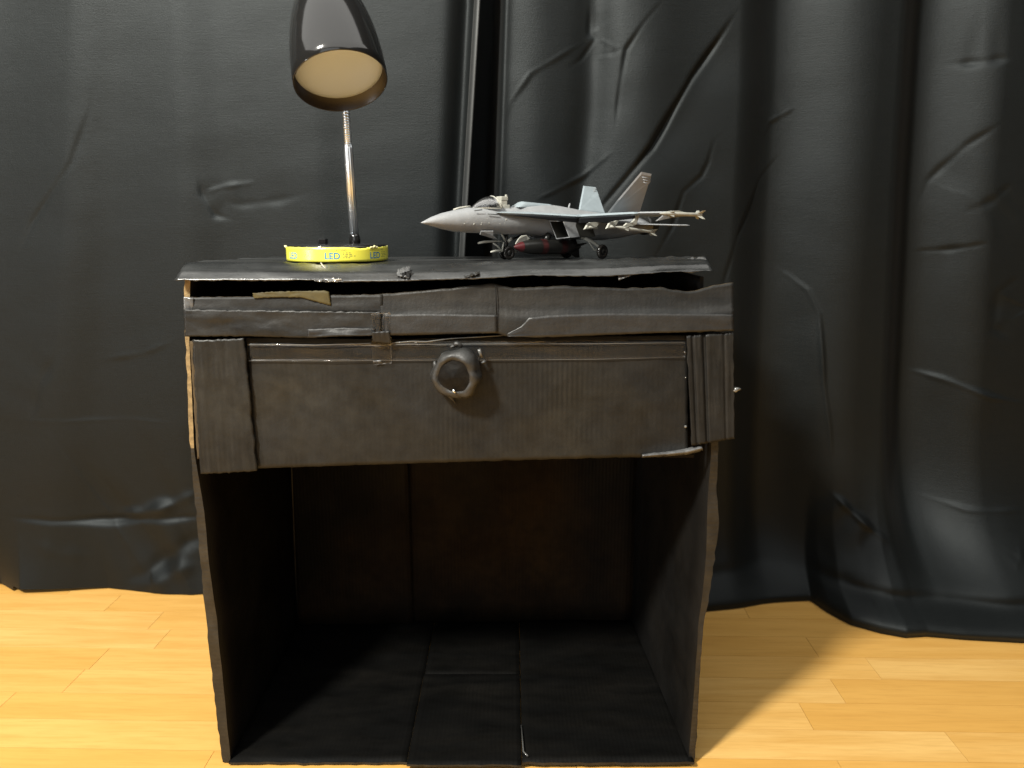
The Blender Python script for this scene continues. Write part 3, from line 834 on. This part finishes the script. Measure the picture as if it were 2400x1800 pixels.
# sticker wrapped round the base, its top edge torn
g = []
for i in range(181):
    a = 2 * math.pi * i / 180
    hi = 0.0182 + 0.0006 * nz(i * 0.35) + 0.0006 * nz(i * 1.1)
    da = (a * 180 / math.pi)
    if 296 < da < 330 or (326 < da < 341): hi -= 0.0022 * abs(nz(i * 0.9, 4)) + 0.0006
    g.append([Vector((lc.x + math.cos(a) * (RB + 0.0004), lc.y + math.sin(a) * (RB + 0.0004), lc.z + 0.0003 + hi * t / 6)) for t in range(7)])
label = slab('paper_label', g, lambda i, j: Vector((math.cos(2 * math.pi * i / 180), math.sin(2 * math.pi * i / 180), 0)) * 0.0003, [M['yellow'], M['torn']], lampo, rim=1, back=0)
def round_base(ang, z, r):
    return Vector((lc.x + math.cos(ang) * r, lc.y + math.sin(ang) * r, lc.z + z))
for k, (dg, z, r) in enumerate([(-166, .0185, .0022), (-160, .018, .0016), (-38, .0178, .0019), (-33, .0186, .0023), (-29, .0178, .0016), (-95, .0186, .0012)]):
    c0 = round_base(R(dg), z, RB + 0.001)
    lathe('torn_curl', c0, (math.cos(R(dg)), math.sin(R(dg)), 0.5), [(-r, 0.3 * r), (-0.3 * r, r), (0.3 * r, 0.8 * r), (r, 0)], M['torn'], label, 7,
          wob=lambda i, a, q: (q * (1 + 0.5 * math.sin(2 * a + i)), 0))
def text_on_base(txt, size, ang0, z, mat, bold=0.0, sx=1.0):
    cu = bpy.data.curves.new('print', 'FONT')
    cu.body = txt; cu.size = size; cu.align_x = 'LEFT'; cu.offset = bold; cu.resolution_u = 3
    ob = bpy.data.objects.new('print', cu); C.objects.link(ob)
    dg = bpy.context.evaluated_depsgraph_get()
    me = bpy.data.meshes.new_from_object(ob.evaluated_get(dg))
    bpy.data.objects.remove(ob); bpy.data.curves.remove(cu)
    bm = bmesh.new(); bm.from_mesh(me)
    bmesh.ops.triangulate(bm, faces=bm.faces[:])
    bmesh.ops.subdivide_edges(bm, edges=[e for e in bm.edges if e.calc_length() > 0.004], cuts=2)
    off = origin(label)
    for v in bm.verts:
        a = ang0 + v.co.x * sx / RB
        q = round_base(a, z + v.co.y, RB + 0.00082) - off
        v.co = q
    bm.to_mesh(me); bm.free()
    me.materials.clear()
    return link('printed_word', me, M[mat], label)
for k in range(7):
    c0 = R(-90) + math.asin((790 - 792) / 116.0) + k * R(51.4) - 0.001 / RB
    text_on_base('LED', 0.0112, c0, 0.0040, 'blue_ink', 0.00022, 1.0)
    text_on_base('LONG-LASTING', 0.0042, c0, 0.0135, 'grey_ink', 0.0, 0.92)
    # fine print too small to read: four short lines
    for q in range(4):
        z0 = 0.0112 - 0.0020 * q
        L = (0.010, 0.013, 0.016, 0.009)[q]
        a0 = c0 + 0.0225 / RB
        V, Fc = [], []
        for w in range(9):
            for zz in (0, 0.0008):
                V.append(round_base(a0 + L * w / 8 / RB, z0 + zz, RB + 0.00082))
        for w in range(8):
            if (w + q) % 3 != 2: Fc.append((2 * w, 2 * w + 2, 2 * w + 3, 2 * w + 1))
        mesh('fine_print', V, Fc, M['grey_ink'], label, None, False)
# rocker switch, collar and stem
sp = P(757, 566, 1.030); sp.z = lc.z + 0.0255
box('switch', sp, (0.010, 0.014, 0.006), M['black_gloss'], lampo, bevel=0.001)
sb_ = P(831, 555, 1.060); sb_.z = lc.z + 0.022
lathe('collar', sb_, Zb, [(0, 0.0075), (0.004, 0.0078), (0.009, 0.0066), (0.012, 0.0062), (0.0125, 0.0)], M['black_gloss'], lampo, 32)
st_ = P(816, 338, 1.066)
sax = (st_ - sb_).normalized()
Ls = (st_ - sb_).length
def flut(i, a, r):
    return r * (1 + 0.035 * math.cos(11 * a)), 0
stem = lathe('stem', sb_, sax, [(0.010, 0.0056), (Ls - 0.012, 0.0059), (Ls - 0.006, 0.0056), (Ls, 0.0047), (Ls + 0.001, 0.0)], M['chrome'], lampo, 132, wob=flut)
# shade: opening looks down and towards the camera
rc = P(799, 192, 0.985)
dc = -ray(799, 192).normalized()
e_img = (Vector((1, 0, 0)) * 0.17 + Vector((0, -sn, -cs)) * 0.985).normalized()
e_img = (e_img - dc * e_img.dot(dc)).normalized()
n_open = (0.616 * dc + 0.788 * e_img).normalized()
ax = -n_open
RS = 0.0565
prof = [(0.0175, 0.0), (0.0175, RS - 0.0030), (0.0, RS - 0.0016), (-0.0006, RS - 0.0008), (0.0, RS), (0.012, RS + 0.0003), (0.03, RS - 0.0002), (0.05, RS - 0.0018), (0.07, RS - 0.0044),
        (0.09, RS - 0.0083), (0.11, RS - 0.0138), (0.130, RS - 0.0210), (0.148, RS - 0.0295), (0.160, RS - 0.0370), (0.167, RS - 0.0440), (0.169, 0.0)]
shade = lathe('shade', rc, ax, prof, [M['black_gloss'], M['black_inside']], lampo, 96, mi=[1, 1, 1] + [0] * 12)
lathe('diffuser', rc, ax, [(0.0160, 0.0), (0.0160, 0.040), (0.0164, 0.048), (0.0172, RS - 0.0036), (0.0174, RS - 0.0034)], M['diffuser'], shade, 72, sharp=(0,))
lathe('neck_socket', rc, ax, [(0.165, 0.010), (0.177, 0.009), (0.185, 0.007), (0.186, 0.0)], M['black_gloss'], shade, 24)
apex = rc + ax * 0.185
def bez(p, t):
    p = [Vector(x) for x in p]
    while len(p) > 1: p = [a.lerp(b, t) for a, b in zip(p, p[1:])]
    return p[0]
ctrl = [st_ - sax * 0.004, st_ + sax * 0.035, st_ + sax * 0.10 + Vector((-0.008, 0.06, 0)), apex + ax * 0.10 + Vector((0, 0.05, 0.02)), apex + ax * 0.05, apex - ax * 0.004]
NB = 420
tube('gooseneck', [bez(ctrl, i / NB) for i in range(NB + 1)], lambda i: 0.0047 + 0.0006 * math.cos(i * 2 * math.pi / 5), M['chrome'], lampo, 14)

# ------------------------------------------------------------------ model jet
PSI = R(36)
N0 = P(986, 522, 1.000)
BACK = Vector((math.cos(PSI), math.sin(PSI), 0)); PORT = Vector((math.sin(PSI), -math.cos(PSI), 0)); UP = Vector((0, 0, 1))
EYE = Vector((0, 0, HC))
def PB(u, v, b):                                      # seen at (u, v), b metres to port of the centre line
    r = ray(u, v)
    t = (b - (EYE - N0).dot(PORT)) / r.dot(PORT)
    return EYE + r * t
def loc(p): d = p - N0; return d.dot(BACK), d.dot(PORT), d.z
def A(s, b, z): return N0 + BACK * s + PORT * b + UP * z
jb = PB(1300, 608, 0.0); jb.z = ZT(jb.y)
jet = thing('model_jet', jb, 'grey plastic model fighter jet with twin tails parked on the black stand', 'model plane')
# fuselage: (u, top v, bottom v, half width, squareness)
ST = [(986.5, 521.5, 522.5, 0.0006, 2), (998, 515.5, 526, .0040, 2), (1011, 508.5, 530, .0072, 2), (1034, 499.8, 537, .0110, 2), (1063, 492.8, 543, .0140, 2.1), (1094, 486.5, 545.5, .0162, 2.2),
      (1123, 487, 546.5, .0176, 2.3), (1161, 488, 549, .0185, 2.4), (1200, 485, 550, .0195, 2.5), (1225, 473, 551, .0200, 2.4), (1269, 477, 554, .0230, 2.6), (1310, 483, 558, .0290, 3.0), (1350, 491, 561, .0320, 3.2),
      (1400, 499, 563, .0335, 3.2), (1440, 503, 558, .0330, 3.0), (1475, 507, 550, .0310, 2.8), (1500, 511, 545, .0290, 2.6)]
rings = []
SEG = 40
V = []
cl_top = []
for u, vt, vb, hw, q in ST:
    a, b = PB(u, vt, 0), PB(u, vb, 0)
    s_, _, zt = loc(a); _, _, zb_ = loc(b)
    zc, hz = (zt + zb_) / 2, (zt - zb_) / 2
    cl_top.append((s_, zt, zb_, hw))
    for k in range(SEG):
        t = 2 * math.pi * k / SEG
        c_, d_ = math.cos(t), math.sin(t)
        e = 2.0 / q
        bb = hw * math.copysign(abs(c_) ** e, c_); zz = hz * math.copysign(abs(d_) ** e, d_)
        # narrow spine on top of a broad body
        if zz > 0 and u > 1180: bb *= 1 - 0.62 * (zz / hz) ** 1.5
        V.append(A(s_, bb, zc + zz))
Fc = []
for i in range(len(ST) - 1):
    for k in range(SEG):
        k2 = (k + 1) % SEG
        Fc.append((i * SEG + k, i * SEG + k2, (i + 1) * SEG + k2, (i + 1) * SEG + k))
Fc.append(tuple(range(SEG))); Fc.append(tuple((len(ST) - 1) * SEG + k for k in range(SEG)))
fus = mesh('fuselage', V, Fc, M['grey'], jet)
def top_at(s_): return interp([(c[0], c[1]) for c in cl_top], s_)
def bot_at(s_): return interp([(c[0], c[2]) for c in cl_top], s_)

def plate(name, pts, th, mat, parent=jet, nrm=None, bevel=0.35, smooth=False):
    """thin aerofoil-like plate from a 3-D outline: full thickness inside, tapering to the edges"""
    pts = [Vector(p) for p in pts]
    c = sum(pts, Vector()) / len(pts)
    if nrm is None:
        nrm = Vector()
        for a, b in zip(pts, pts[1:] + pts[:1]): nrm += (a - c).cross(b - c)
    nrm = Vector(nrm).normalized()
    n = len(pts)
    V = list(pts)
    inn = [p.lerp(c, bevel * 0.5) for p in pts]
    V += [p + nrm * th / 2 for p in inn] + [p - nrm * th / 2 for p in inn]
    Fc = []
    for i in range(n):
        j = (i + 1) % n
        Fc.append((i, j, n + j, n + i)); Fc.append((j, i, 2 * n + i, 2 * n + j))
    Fc.append(tuple(range(n, 2 * n))); Fc.append(tuple(range(3 * n - 1, 2 * n - 1, -1)))
    return mesh(name, V, Fc, mat, parent, None, smooth)

# wings: heights from the port leading edge seen in the picture, the other side mirrored
lx0 = loc(PB(1166, 498.5, 0.019)); lx1 = loc(PB(1250, 501.5, 0.030)); kink = loc(PB(1357, 507.5, 0.052)); tipL = loc(PB(1566, 498.5, 0.150))
mid = loc(PB(1490, 500.5, 0.113))
chord = 0.050
def wing(sg):
    q = lambda s_, b, z: A(s_, sg * b, z)
    lex = plate('wing_root_extension', [q(lx0[0], 0.012, lx0[2]), q(*lx0), q(*lx1), q(kink[0], kink[1], kink[2]), q(kink[0] + 0.02, kink[1] - 0.004, kink[2]), q(kink[0] + 0.03, 0.012, kink[2] + 0.002), q(lx1[0], 0.010, lx1[2] + 0.002)], 0.0034, M['grey_top'], bevel=0.25)
    te_r = kink[0] + 0.118
    inner = plate('wing', [q(*kink), q(*mid), q(mid[0] + 0.056, mid[1], mid[2] - 0.001), q(te_r, 0.028, kink[2]), q(kink[0] + 0.01, 0.026, kink[2] + 0.001)], 0.0052, M['grey_top'], bevel=0.25)
    outer = plate('outer_wing', [q(mid[0] + 0.001, mid[1] + 0.001, mid[2] + 0.0006), q(*tipL), q(tipL[0] + 0.034, tipL[1], tipL[2]), q(mid[0] + 0.054, mid[1] + 0.001, mid[2])], 0.0036, M['grey'], inner, bevel=0.25)
    return inner
wing(1); wing(-1)
M['wing_shade'] = simple('wing_underside_shade', (0.007, 0.008, 0.010), 0.6, var=0.2, vscale=80, Specular_IOR_Level=0.2)  # shade under the wing, painted as near-black strips along its leading edge
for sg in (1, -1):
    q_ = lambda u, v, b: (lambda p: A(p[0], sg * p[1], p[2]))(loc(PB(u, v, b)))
    plate('wing_shade_strip', [q_(1188, 502.5, .0265), q_(1250, 505, .0370), q_(1300, 508.5, .0470), q_(1356, 511.5, .0590), q_(1354, 522, .0560), q_(1300, 517, .0440), q_(1240, 509.5, .0350)], 0.0016, M['wing_shade'], bevel=0.15)
    plate('wing_shade_strip', [q_(1357, 511.5, .0590), q_(1425, 507.5, .0895), q_(1489, 504.5, .1185), q_(1489, 512, .1165), q_(1425, 518.5, .0870), q_(1356, 522.5, .0565)], 0.0018, M['wing_shade'], bevel=0.15)

# tail fins
def fin(pxs, name='tail_fin', mat='tail_grey'):
    return plate(name, [PB(u, v, b) for u, v, b in pxs], 0.0028, M[mat], bevel=0.22)
fp = fin([(1420, 503, .031), (1446, 470, .046), (1503, 402.5, .068), (1527.5, 407.5, .068), (1525, 417, .065), (1524, 426, .0625), (1521.5, 427, .0625), (1497.5, 503, .031)])
fs = fin([(1355.5, 496, -.031), (1361, 466, -.049), (1367, 435.5, -.068), (1396, 438.5, -.068), (1399, 446, -.064), (1403, 455.5, -.058), (1403, 458, -.056), (1419, 503, -.031)], mat='grey_top')
for par, bb, pts in ((fp, .0655, [((1505, 415), (1525, 419)), ((1507, 421), (1524, 425)), ((1508, 427), (1521, 431))]), (fs, -.062, [((1392, 441), (1399, 445)), ((1391, 447), (1401, 451)), ((1390, 453.5), (1403, 457.5))])):
    for a, b in pts:
        tube('fin_rib', [PB(*a, bb + .0022), PB(*b, bb + .0022)], 0.0006, M['tail_grey'], par, 5)

# tailplanes and nozzles
sN = cl_top[-1][0]; zN = (cl_top[-1][1] + cl_top[-1][2]) / 2
for sg in (1, -1):
    plate('tailplane', [A(sN - 0.055, sg * 0.028, zN + 0.002), A(sN + 0.000, sg * 0.082, zN + 0.000), A(sN + 0.022, sg * 0.083, zN), A(sN + 0.008, sg * 0.028, zN + 0.001)], 0.0022, M['grey'], bevel=0.25)
    lathe('nozzle', A(sN - 0.006, sg * 0.0135, zN), BACK, [(0, 0.0148), (0.006, 0.0146), (0.020, 0.0118), (0.024, 0.0108), (0.022, 0.0098), (0.006, 0.0095), (0.004, 0.0)], M['tank'], jet, 28)

# intakes: boxy trunks under the root extensions with a raked dark mouth
for sg in (1, -1):
    m4 = [loc(PB(1287, 517.5, .026)), loc(PB(1320, 516, .046)), loc(PB(1335.5, 557, .046)), loc(PB(1304, 560.5, .026))]
    mouth = [A(p[0], sg * p[1], p[2]) for p in m4]
    back = [A(m4[0][0] + 0.15, sg * 0.020, m4[0][2] - 0.006), A(m4[1][0] + 0.135, sg * 0.034, m4[1][2] - 0.006), A(m4[2][0] + 0.12, sg * 0.033, m4[2][2] + 0.007), A(m4[3][0] + 0.12, sg * 0.020, m4[3][2] + 0.008)]
    midr = [a.lerp(b, 0.45) + PORT * sg * (0.003 if i in (1, 2) else 0) for i, (a, b) in enumerate(zip(mouth, back))]
    cM = sum(mouth, Vector()) / 4
    lipi = [p.lerp(cM, 0.10) for p in mouth]
    deep = [p + BACK * 0.05 for p in lipi]
    V = mouth + midr + back + lipi + deep
    Fc, mi = [], []
    for a0 in (0, 4):
        for i in range(4):
            j = (i + 1) % 4
            Fc.append((a0 + i, a0 + j, a0 + 4 + j, a0 + 4 + i)); mi.append(0)
    Fc.append((8, 9, 10, 11)); mi.append(0)
    for i in range(4):
        j = (i + 1) % 4
        Fc.append((i, j, 12 + j, 12 + i)); mi.append(0)
        Fc.append((12 + i, 12 + j, 16 + j, 16 + i)); mi.append(1)
    Fc.append((16, 17, 18, 19)); mi.append(1)
    mesh('air_intake', V, Fc, [M['grey'], M['intake']], jet, mi, False)

# cockpit: windscreen, seat, rear fairing, antenna, nose seam
w0, w1, w2 = loc(PB(1104, 484, 0)), loc(PB(1142, 459, 0)), loc(PB(1163, 487, 0))
wg = []
for i in range(13):
    t = i / 12
    s_ = w0[0] + (loc(PB(1152, 462, 0))[0] - w0[0]) * t
    hgt = (w1[2] - w2[2] + 0.0002) * (math.sin(t * math.pi / 2) ** 0.9) + 0.0006
    wd = 0.0035 + 0.0118 * sm(t * 1.2)
    row = []
    for k in range(17):
        a = math.pi * k / 16
        row.append(A(s_ + 0.006 * t * (1 - math.sin(a)), wd * math.cos(a), w2[2] - 0.001 + hgt * math.sin(a)))
    wg.append(row)
ws = slab('windscreen', wg, Vector((0, 0, -0.0006)), M['canopy'], jet)
tube('windscreen_frame', wg[-1], 0.0008, M['bare'], ws, 6)
tube('windscreen_frame', [r[0] for r in wg], 0.0006, M['bare'], ws, 6)
se = loc(PB(1176, 487, 0))
seat = box('pilot_seat', A(se[0], 0, se[2] + 0.0040), (0.0105, 0.012, 0.012), M['bare'], jet, (BACK, PORT, UP), 0.0012)
box('headrest', A(se[0] + 0.0005, 0, se[2] + 0.0122), (0.0115, 0.013, 0.0058), M['bare'], seat, (BACK, PORT, UP), 0.0012)
box('seat_rail', A(se[0] + 0.0058, 0.002, se[2] + 0.0105), (0.002, 0.003, 0.014), M['bare'], seat, (BACK, PORT, UP), 0.0004)
box('seat_side', A(se[0] + 0.004, 0.0055, se[2] + 0.001), (0.010, 0.002, 0.006), M['bare'], seat, (BACK, PORT, UP), 0.0005)
fa = loc(PB(1204, 484, 0)); fb = loc(PB(1221, 470.5, 0)); fc_ = loc(PB(1290, 479, 0))
fg = []
for i in range(15):
    t = i / 14
    s_ = fa[0] + (fc_[0] - fa[0]) * t
    hgt = (fb[2] - fa[2]) * (sm(t * 5.0)) * (1 - 0.50 * t) + 0.0006
    wd = 0.0115 * (1 - 0.45 * t)
    fg.append([A(s_, wd * math.cos(math.pi * k / 12), fa[2] - 0.0006 + (top_at(s_) - fa[2]) * 0.0 + hgt * math.sin(math.pi * k / 12)) for k in range(13)])
slab('canopy_fairing', fg, Vector((0, 0, -0.0008)), M['grey_top'], jet)
tube('antenna', [PB(1332.5, 490, 0), PB(1335.5, 477, 0)], lambda i: (0.0016, 0.0010)[i], M['grey'], jet, 8)
tube('cockpit_seam', [PB(1112, 494, .0165), PB(1130, 491.5, .0176)], 0.0006, M['intake'], fus, 5)
tube('cockpit_seam', [PB(1143, 501.5, .0183), PB(1168, 503, .0192)], 0.0006, M['intake'], fus, 5)
tube('nose_ridge', [PB(u, v, 0) for u, v in ((1063, 492), (1075, 487.8), (1092, 485.0), (1102, 484))], 0.0014, M['bare'], fus, 8)
for k in range(26):                                  # flecks of glue and lifted paint along the nose
    u = 1045 + random.random() * 145; v = 512 + random.random() * 16 + (u - 1100) * 0.02
    r_ = 0.0004 + random.random() * 0.0005
    p = PB(u, v, interp([(c[0], c[3]) for c in cl_top], loc(PB(u, v, .017))[0]) * 0.985)
    lathe('glue_fleck', p, PORT, [(-r_, r_), (0, r_ * 1.4), (r_ * .6, 0)], M['bare'], fus, 5)

# nose gear
ng = PB(1188, 600, 0.0)
GZ = lambda p: ZT(p.y) + 0.0016
ngs, _, ngz = loc(ng)
wr = 0.0092
for sg in (1, -1):
    c0 = A(ngs, sg * 0.0052, 0); c0.z = GZ(c0) + wr - 0.0010
    w_ = lathe('wheel', c0 - PORT * 0.0022, PORT, [(0, 0.0045), (0, wr * 0.86), (0.0008, wr * 0.97), (0.0022, wr), (0.0036, wr * 0.97), (0.0044, wr * 0.86), (0.0044, 0.0045), (0.0036, 0.0042), (0.0036, 0.0)], M['tyre'], jet, 28)
    lathe('hub', c0 + PORT * sg * 0.0012, PORT * sg, [(0, 0.0042), (0.0010, 0.0036), (0.0012, 0.0)], M['tank'], w_, 14)
hub = A(ngs, 0, 0); hub.z = ZT(hub.y) + wr
topn = A(ngs - 0.002, 0, bot_at(ngs) + 0.004)
gear = tube('nose_gear_leg', [hub, hub.lerp(topn, 0.5), topn], lambda i: (0.0022, 0.0028, 0.0032)[i], M['tank'], jet, 10)
tube('axle', [hub - PORT * 0.006, hub + PORT * 0.006], 0.0018, M['tank'], gear, 8)
tube('drag_brace', [hub.lerp(topn, 0.55), A(ngs + 0.030, 0.0, bot_at(ngs + .03) + 0.001)], 0.0015, M['tank'], gear, 8)
tube('drag_brace', [hub.lerp(topn, 0.5), A(ngs - 0.012, 0.004, bot_at(ngs - .012) + 0.001)], 0.0013, M['bare'], gear, 8)
tube('launch_bar', [PB(1121, 569.5, .004), PB(1135, 567, .004), PB(1162, 565.5, .003), PB(1176, 566, 0.002)], lambda i: (0.0014, 0.0017, 0.0011, 0.0011)[i], M['bare'], gear, 8)
tube('launch_bar', [PB(1150, 590.5, .007), PB(1162, 588, .006), PB(1178, 588, 0.004)], lambda i: (0.0010, 0.0018, 0.0014)[i], M['bare'], gear, 8)
tube('gear_link', [PB(1156, 570, .004), PB(1166, 577, .004), PB(1176, 589, .004)], 0.0011, M['bare'], gear, 6)
tube('gear_link', [PB(1180, 568, .005), PB(1178, 580, .006), PB(1176, 590, .006)], 0.0012, M['bare'], gear, 6)
tube('gear_link', [PB(1190, 579, .005), PB(1202, 588, .005), PB(1211, 590, .004)], 0.0016, M['bare'], gear, 6)
tube('gear_link', [PB(1191, 566, .006), PB(1198, 559, .006)], 0.0022, M['bare'], gear, 6)
plate('gear_door', [PB(1127, 541, .016), PB(1156, 541, .018), PB(1156, 552, .016), PB(1166, 561, .010), PB(1152, 558, .010), PB(1124, 549, .013)], 0.0012, M['grey'], bevel=0.1)
plate('gear_door', [PB(1207, 572, .012), PB(1214, 560, .014), PB(1222, 552, .015), PB(1234, 551, .016), PB(1242, 559, .016), PB(1236, 562, .014), PB(1224, 569, .013)], 0.0014, M['bare'], bevel=0.12)

# main gear
for sg in (1, -1):
    m0 = loc(PB(1411, 595, 0.040))
    c0 = A(m0[0], sg * m0[1], 0); wr2 = 0.0105
    c0.z = GZ(c0) + wr2 - 0.0012
    w_ = lathe('wheel', c0 - PORT * 0.003, (PORT + BACK * 0.12 * sg), [(0, 0.005), (0, wr2 * 0.86), (0.001, wr2 * 0.97), (0.003, wr2), (0.005, wr2 * 0.97), (0.006, wr2 * 0.86), (0.006, 0.005), (0.0048, 0.0046), (0.0048, 0.0)], M['tyre'], jet, 30)
    lathe('hub', c0 + PORT * sg * 0.0014, PORT * sg, [(0, 0.0046), (0.0016, 0.004), (0.0018, 0.0)], M['tank'], w_, 14)
    j1 = A(m0[0] - 0.030, sg * 0.030, bot_at(m0[0] - 0.03) + 0.004)
    j2 = A(m0[0] - 0.004, sg * 0.036, 0); j2.z = c0.z + 0.008
    leg = tube('main_gear_leg', [j1, j1.lerp(j2, 0.55) + UP * 0.001, j2, c0], lambda i: (0.0030, 0.0026, 0.0022, 0.0018)[i], M['bare'], jet, 10)
    tube('gear_link', [j1.lerp(j2, 0.3), j1.lerp(c0, 0.6) - UP * 0.006, c0], 0.0009, M['bare'], leg, 6)
    lathe('gear_joint', j1 - PORT * sg * -0.001, PORT * sg, [(-0.002, 0.003), (0, 0.0038), (0.002, 0.003), (0.003, 0.0)], M['bare'], leg, 10)

# drop tank slung under the belly
t0, t1 = PB(1204, 578.5, 0.016), PB(1362, 578, 0.016)
tax = (t1 - t0).normalized(); TL = (t1 - t0).length
RT = 0.0108
tp = [(0, 0.0), (0.02, .22), (0.06, .45), (0.10, .62), (0.115, .66), (0.20, .88), (0.30, .98), (0.36, 1), (0.44, 1), (0.55, 1), (0.645, .99), (0.73, .95), (0.82, .80), (0.90, .58), (0.97, .28), (1, 0.0)]
tmi = [1, 1, 1, 1, 0, 0, 0, 2, 0, 0, 2, 0, 0, 0, 0, 0]
tank = lathe('drop_tank', t0, tax, [(d * TL, r * RT) for d, r in tp], [M['tank'], M['red_tip'], M['red']], jet, 32, mi=tmi)
for ang in (20, 140, 260):
    d_ = (PORT * math.cos(R(ang)) + UP * math.sin(R(ang)))
    plate('tank_fin', [t0 + tax * TL * .80 + d_ * RT * .7, t0 + tax * TL * .93 + d_ * RT * 1.5, t0 + tax * TL * 1.0 + d_ * RT * 1.5, t0 + tax * TL * .97 + d_ * RT * .2], 0.001, M['tank'], tank)
tube('tank_pylon', [t0.lerp(t1, 0.45) + UP * 0.006, t0.lerp(t1, 0.5) + UP * 0.018], 0.005, M['tank'], jet, 10)
tube('tank_pylon', [t0.lerp(t1, 0.75) + UP * 0.004, t0.lerp(t1, 0.78) + UP * 0.018], 0.004, M['tank'], jet, 10)

# wing pylons with their hooks, a missile under the outer one, one on the wing tip
def pylon(px, b, sg=1):
    q = [loc(PB(u, v, b)) for u, v in px]
    return plate('wing_pylon', [A(s_, sg * bb, z) for s_, bb, z in q], 0.0034, M['bare'], bevel=0.3)
PX1 = [(1367, 538), (1375, 524), (1381, 521), (1395, 520), (1396, 506), (1410, 506), (1404, 524), (1398, 533), (1386, 537)]
PX2 = [(1418, 537), (1425, 523), (1433, 520), (1440, 519), (1446, 514), (1446, 504), (1462, 504), (1450, 516), (1444, 527), (1436, 536)]
PX3 = [(1459, 530), (1466, 523), (1478, 523), (1486, 515), (1488, 502), (1500, 502), (1494, 518), (1492, 526), (1482, 531)]
for sg in (1, -1):
    for px, b in ((PX1, .062), (PX2, .086), (PX3, .106)):
        pylon(px, b, sg)
    for (a, b_, bb) in (((1382, 531), (1400, 535), .065), ((1432, 530), (1442, 534), .089)):
        p_, q_ = loc(PB(*a, bb)), loc(PB(*b_, bb))
        tube('pylon_hook', [A(p_[0], sg * p_[1], p_[2]), A(q_[0], sg * q_[1], q_[2])], 0.0014, M['bare'], jet, 7)
    def missile(a, b_, bb, r, nm):
        p_, q_ = loc(PB(*a, bb)), loc(PB(*b_, bb))
        p0, p1 = A(p_[0], sg * p_[1], p_[2]), A(q_[0], sg * q_[1], q_[2])
        ax_ = (p1 - p0).normalized(); L = (p1 - p0).length
        mm = lathe(nm, p0, ax_, [(0, 0.0), (0.06 * L, r * .6), (0.14 * L, r), (0.97 * L, r), (L, r * .7), (L + 0.0002, 0.0)], M['bare'], jet, 14)
        sd = ax_.cross(UP).normalized(); u2 = sd.cross(ax_)
        for k in range(4):
            d_ = sd * math.cos(k * math.pi / 2 + .78) + u2 * math.sin(k * math.pi / 2 + .78)
            plate('missile_fin', [p0 + ax_ * L * .86 + d_ * r * .8, p0 + ax_ * L * .95 + d_ * r * 3.0, p0 + ax_ * L * 1.02 + d_ * r * 3.2, p0 + ax_ * L * .99 + d_ * r * .8], 0.0006, M['bare'], mm)
            plate('missile_fin', [p0 + ax_ * L * .20 + d_ * r * .8, p0 + ax_ * L * .30 + d_ * r * 2.2, p0 + ax_ * L * .33 + d_ * r * .8], 0.0006, M['bare'], mm)
        return mm
    missile((1441, 531.5), (1534, 545), .108, 0.0021, 'missile')
    tm = missile((1545, 500.5), (1644, 503.5), .153, 0.0026, 'wingtip_missile')
    pr = [loc(PB(u, v, .1505)) for u, v in ((1560, 496), (1572, 494), (1592, 494), (1600, 496.5), (1628, 500), (1626, 503), (1560, 501))]
    plate('missile_rail', [A(s_, sg * b, z) for s_, b, z in pr], 0.003, M['bare'], tm, bevel=0.2)
    pr = [loc(PB(u, v, .146)) for u, v in ((1536, 518.5), (1570, 511), (1606, 507), (1606, 505.5), (1570, 507), (1552, 505))]
    plate('flap', [A(s_, sg * b, z) for s_, b, z in pr], 0.0014, M['grey'], jet, bevel=0.2)
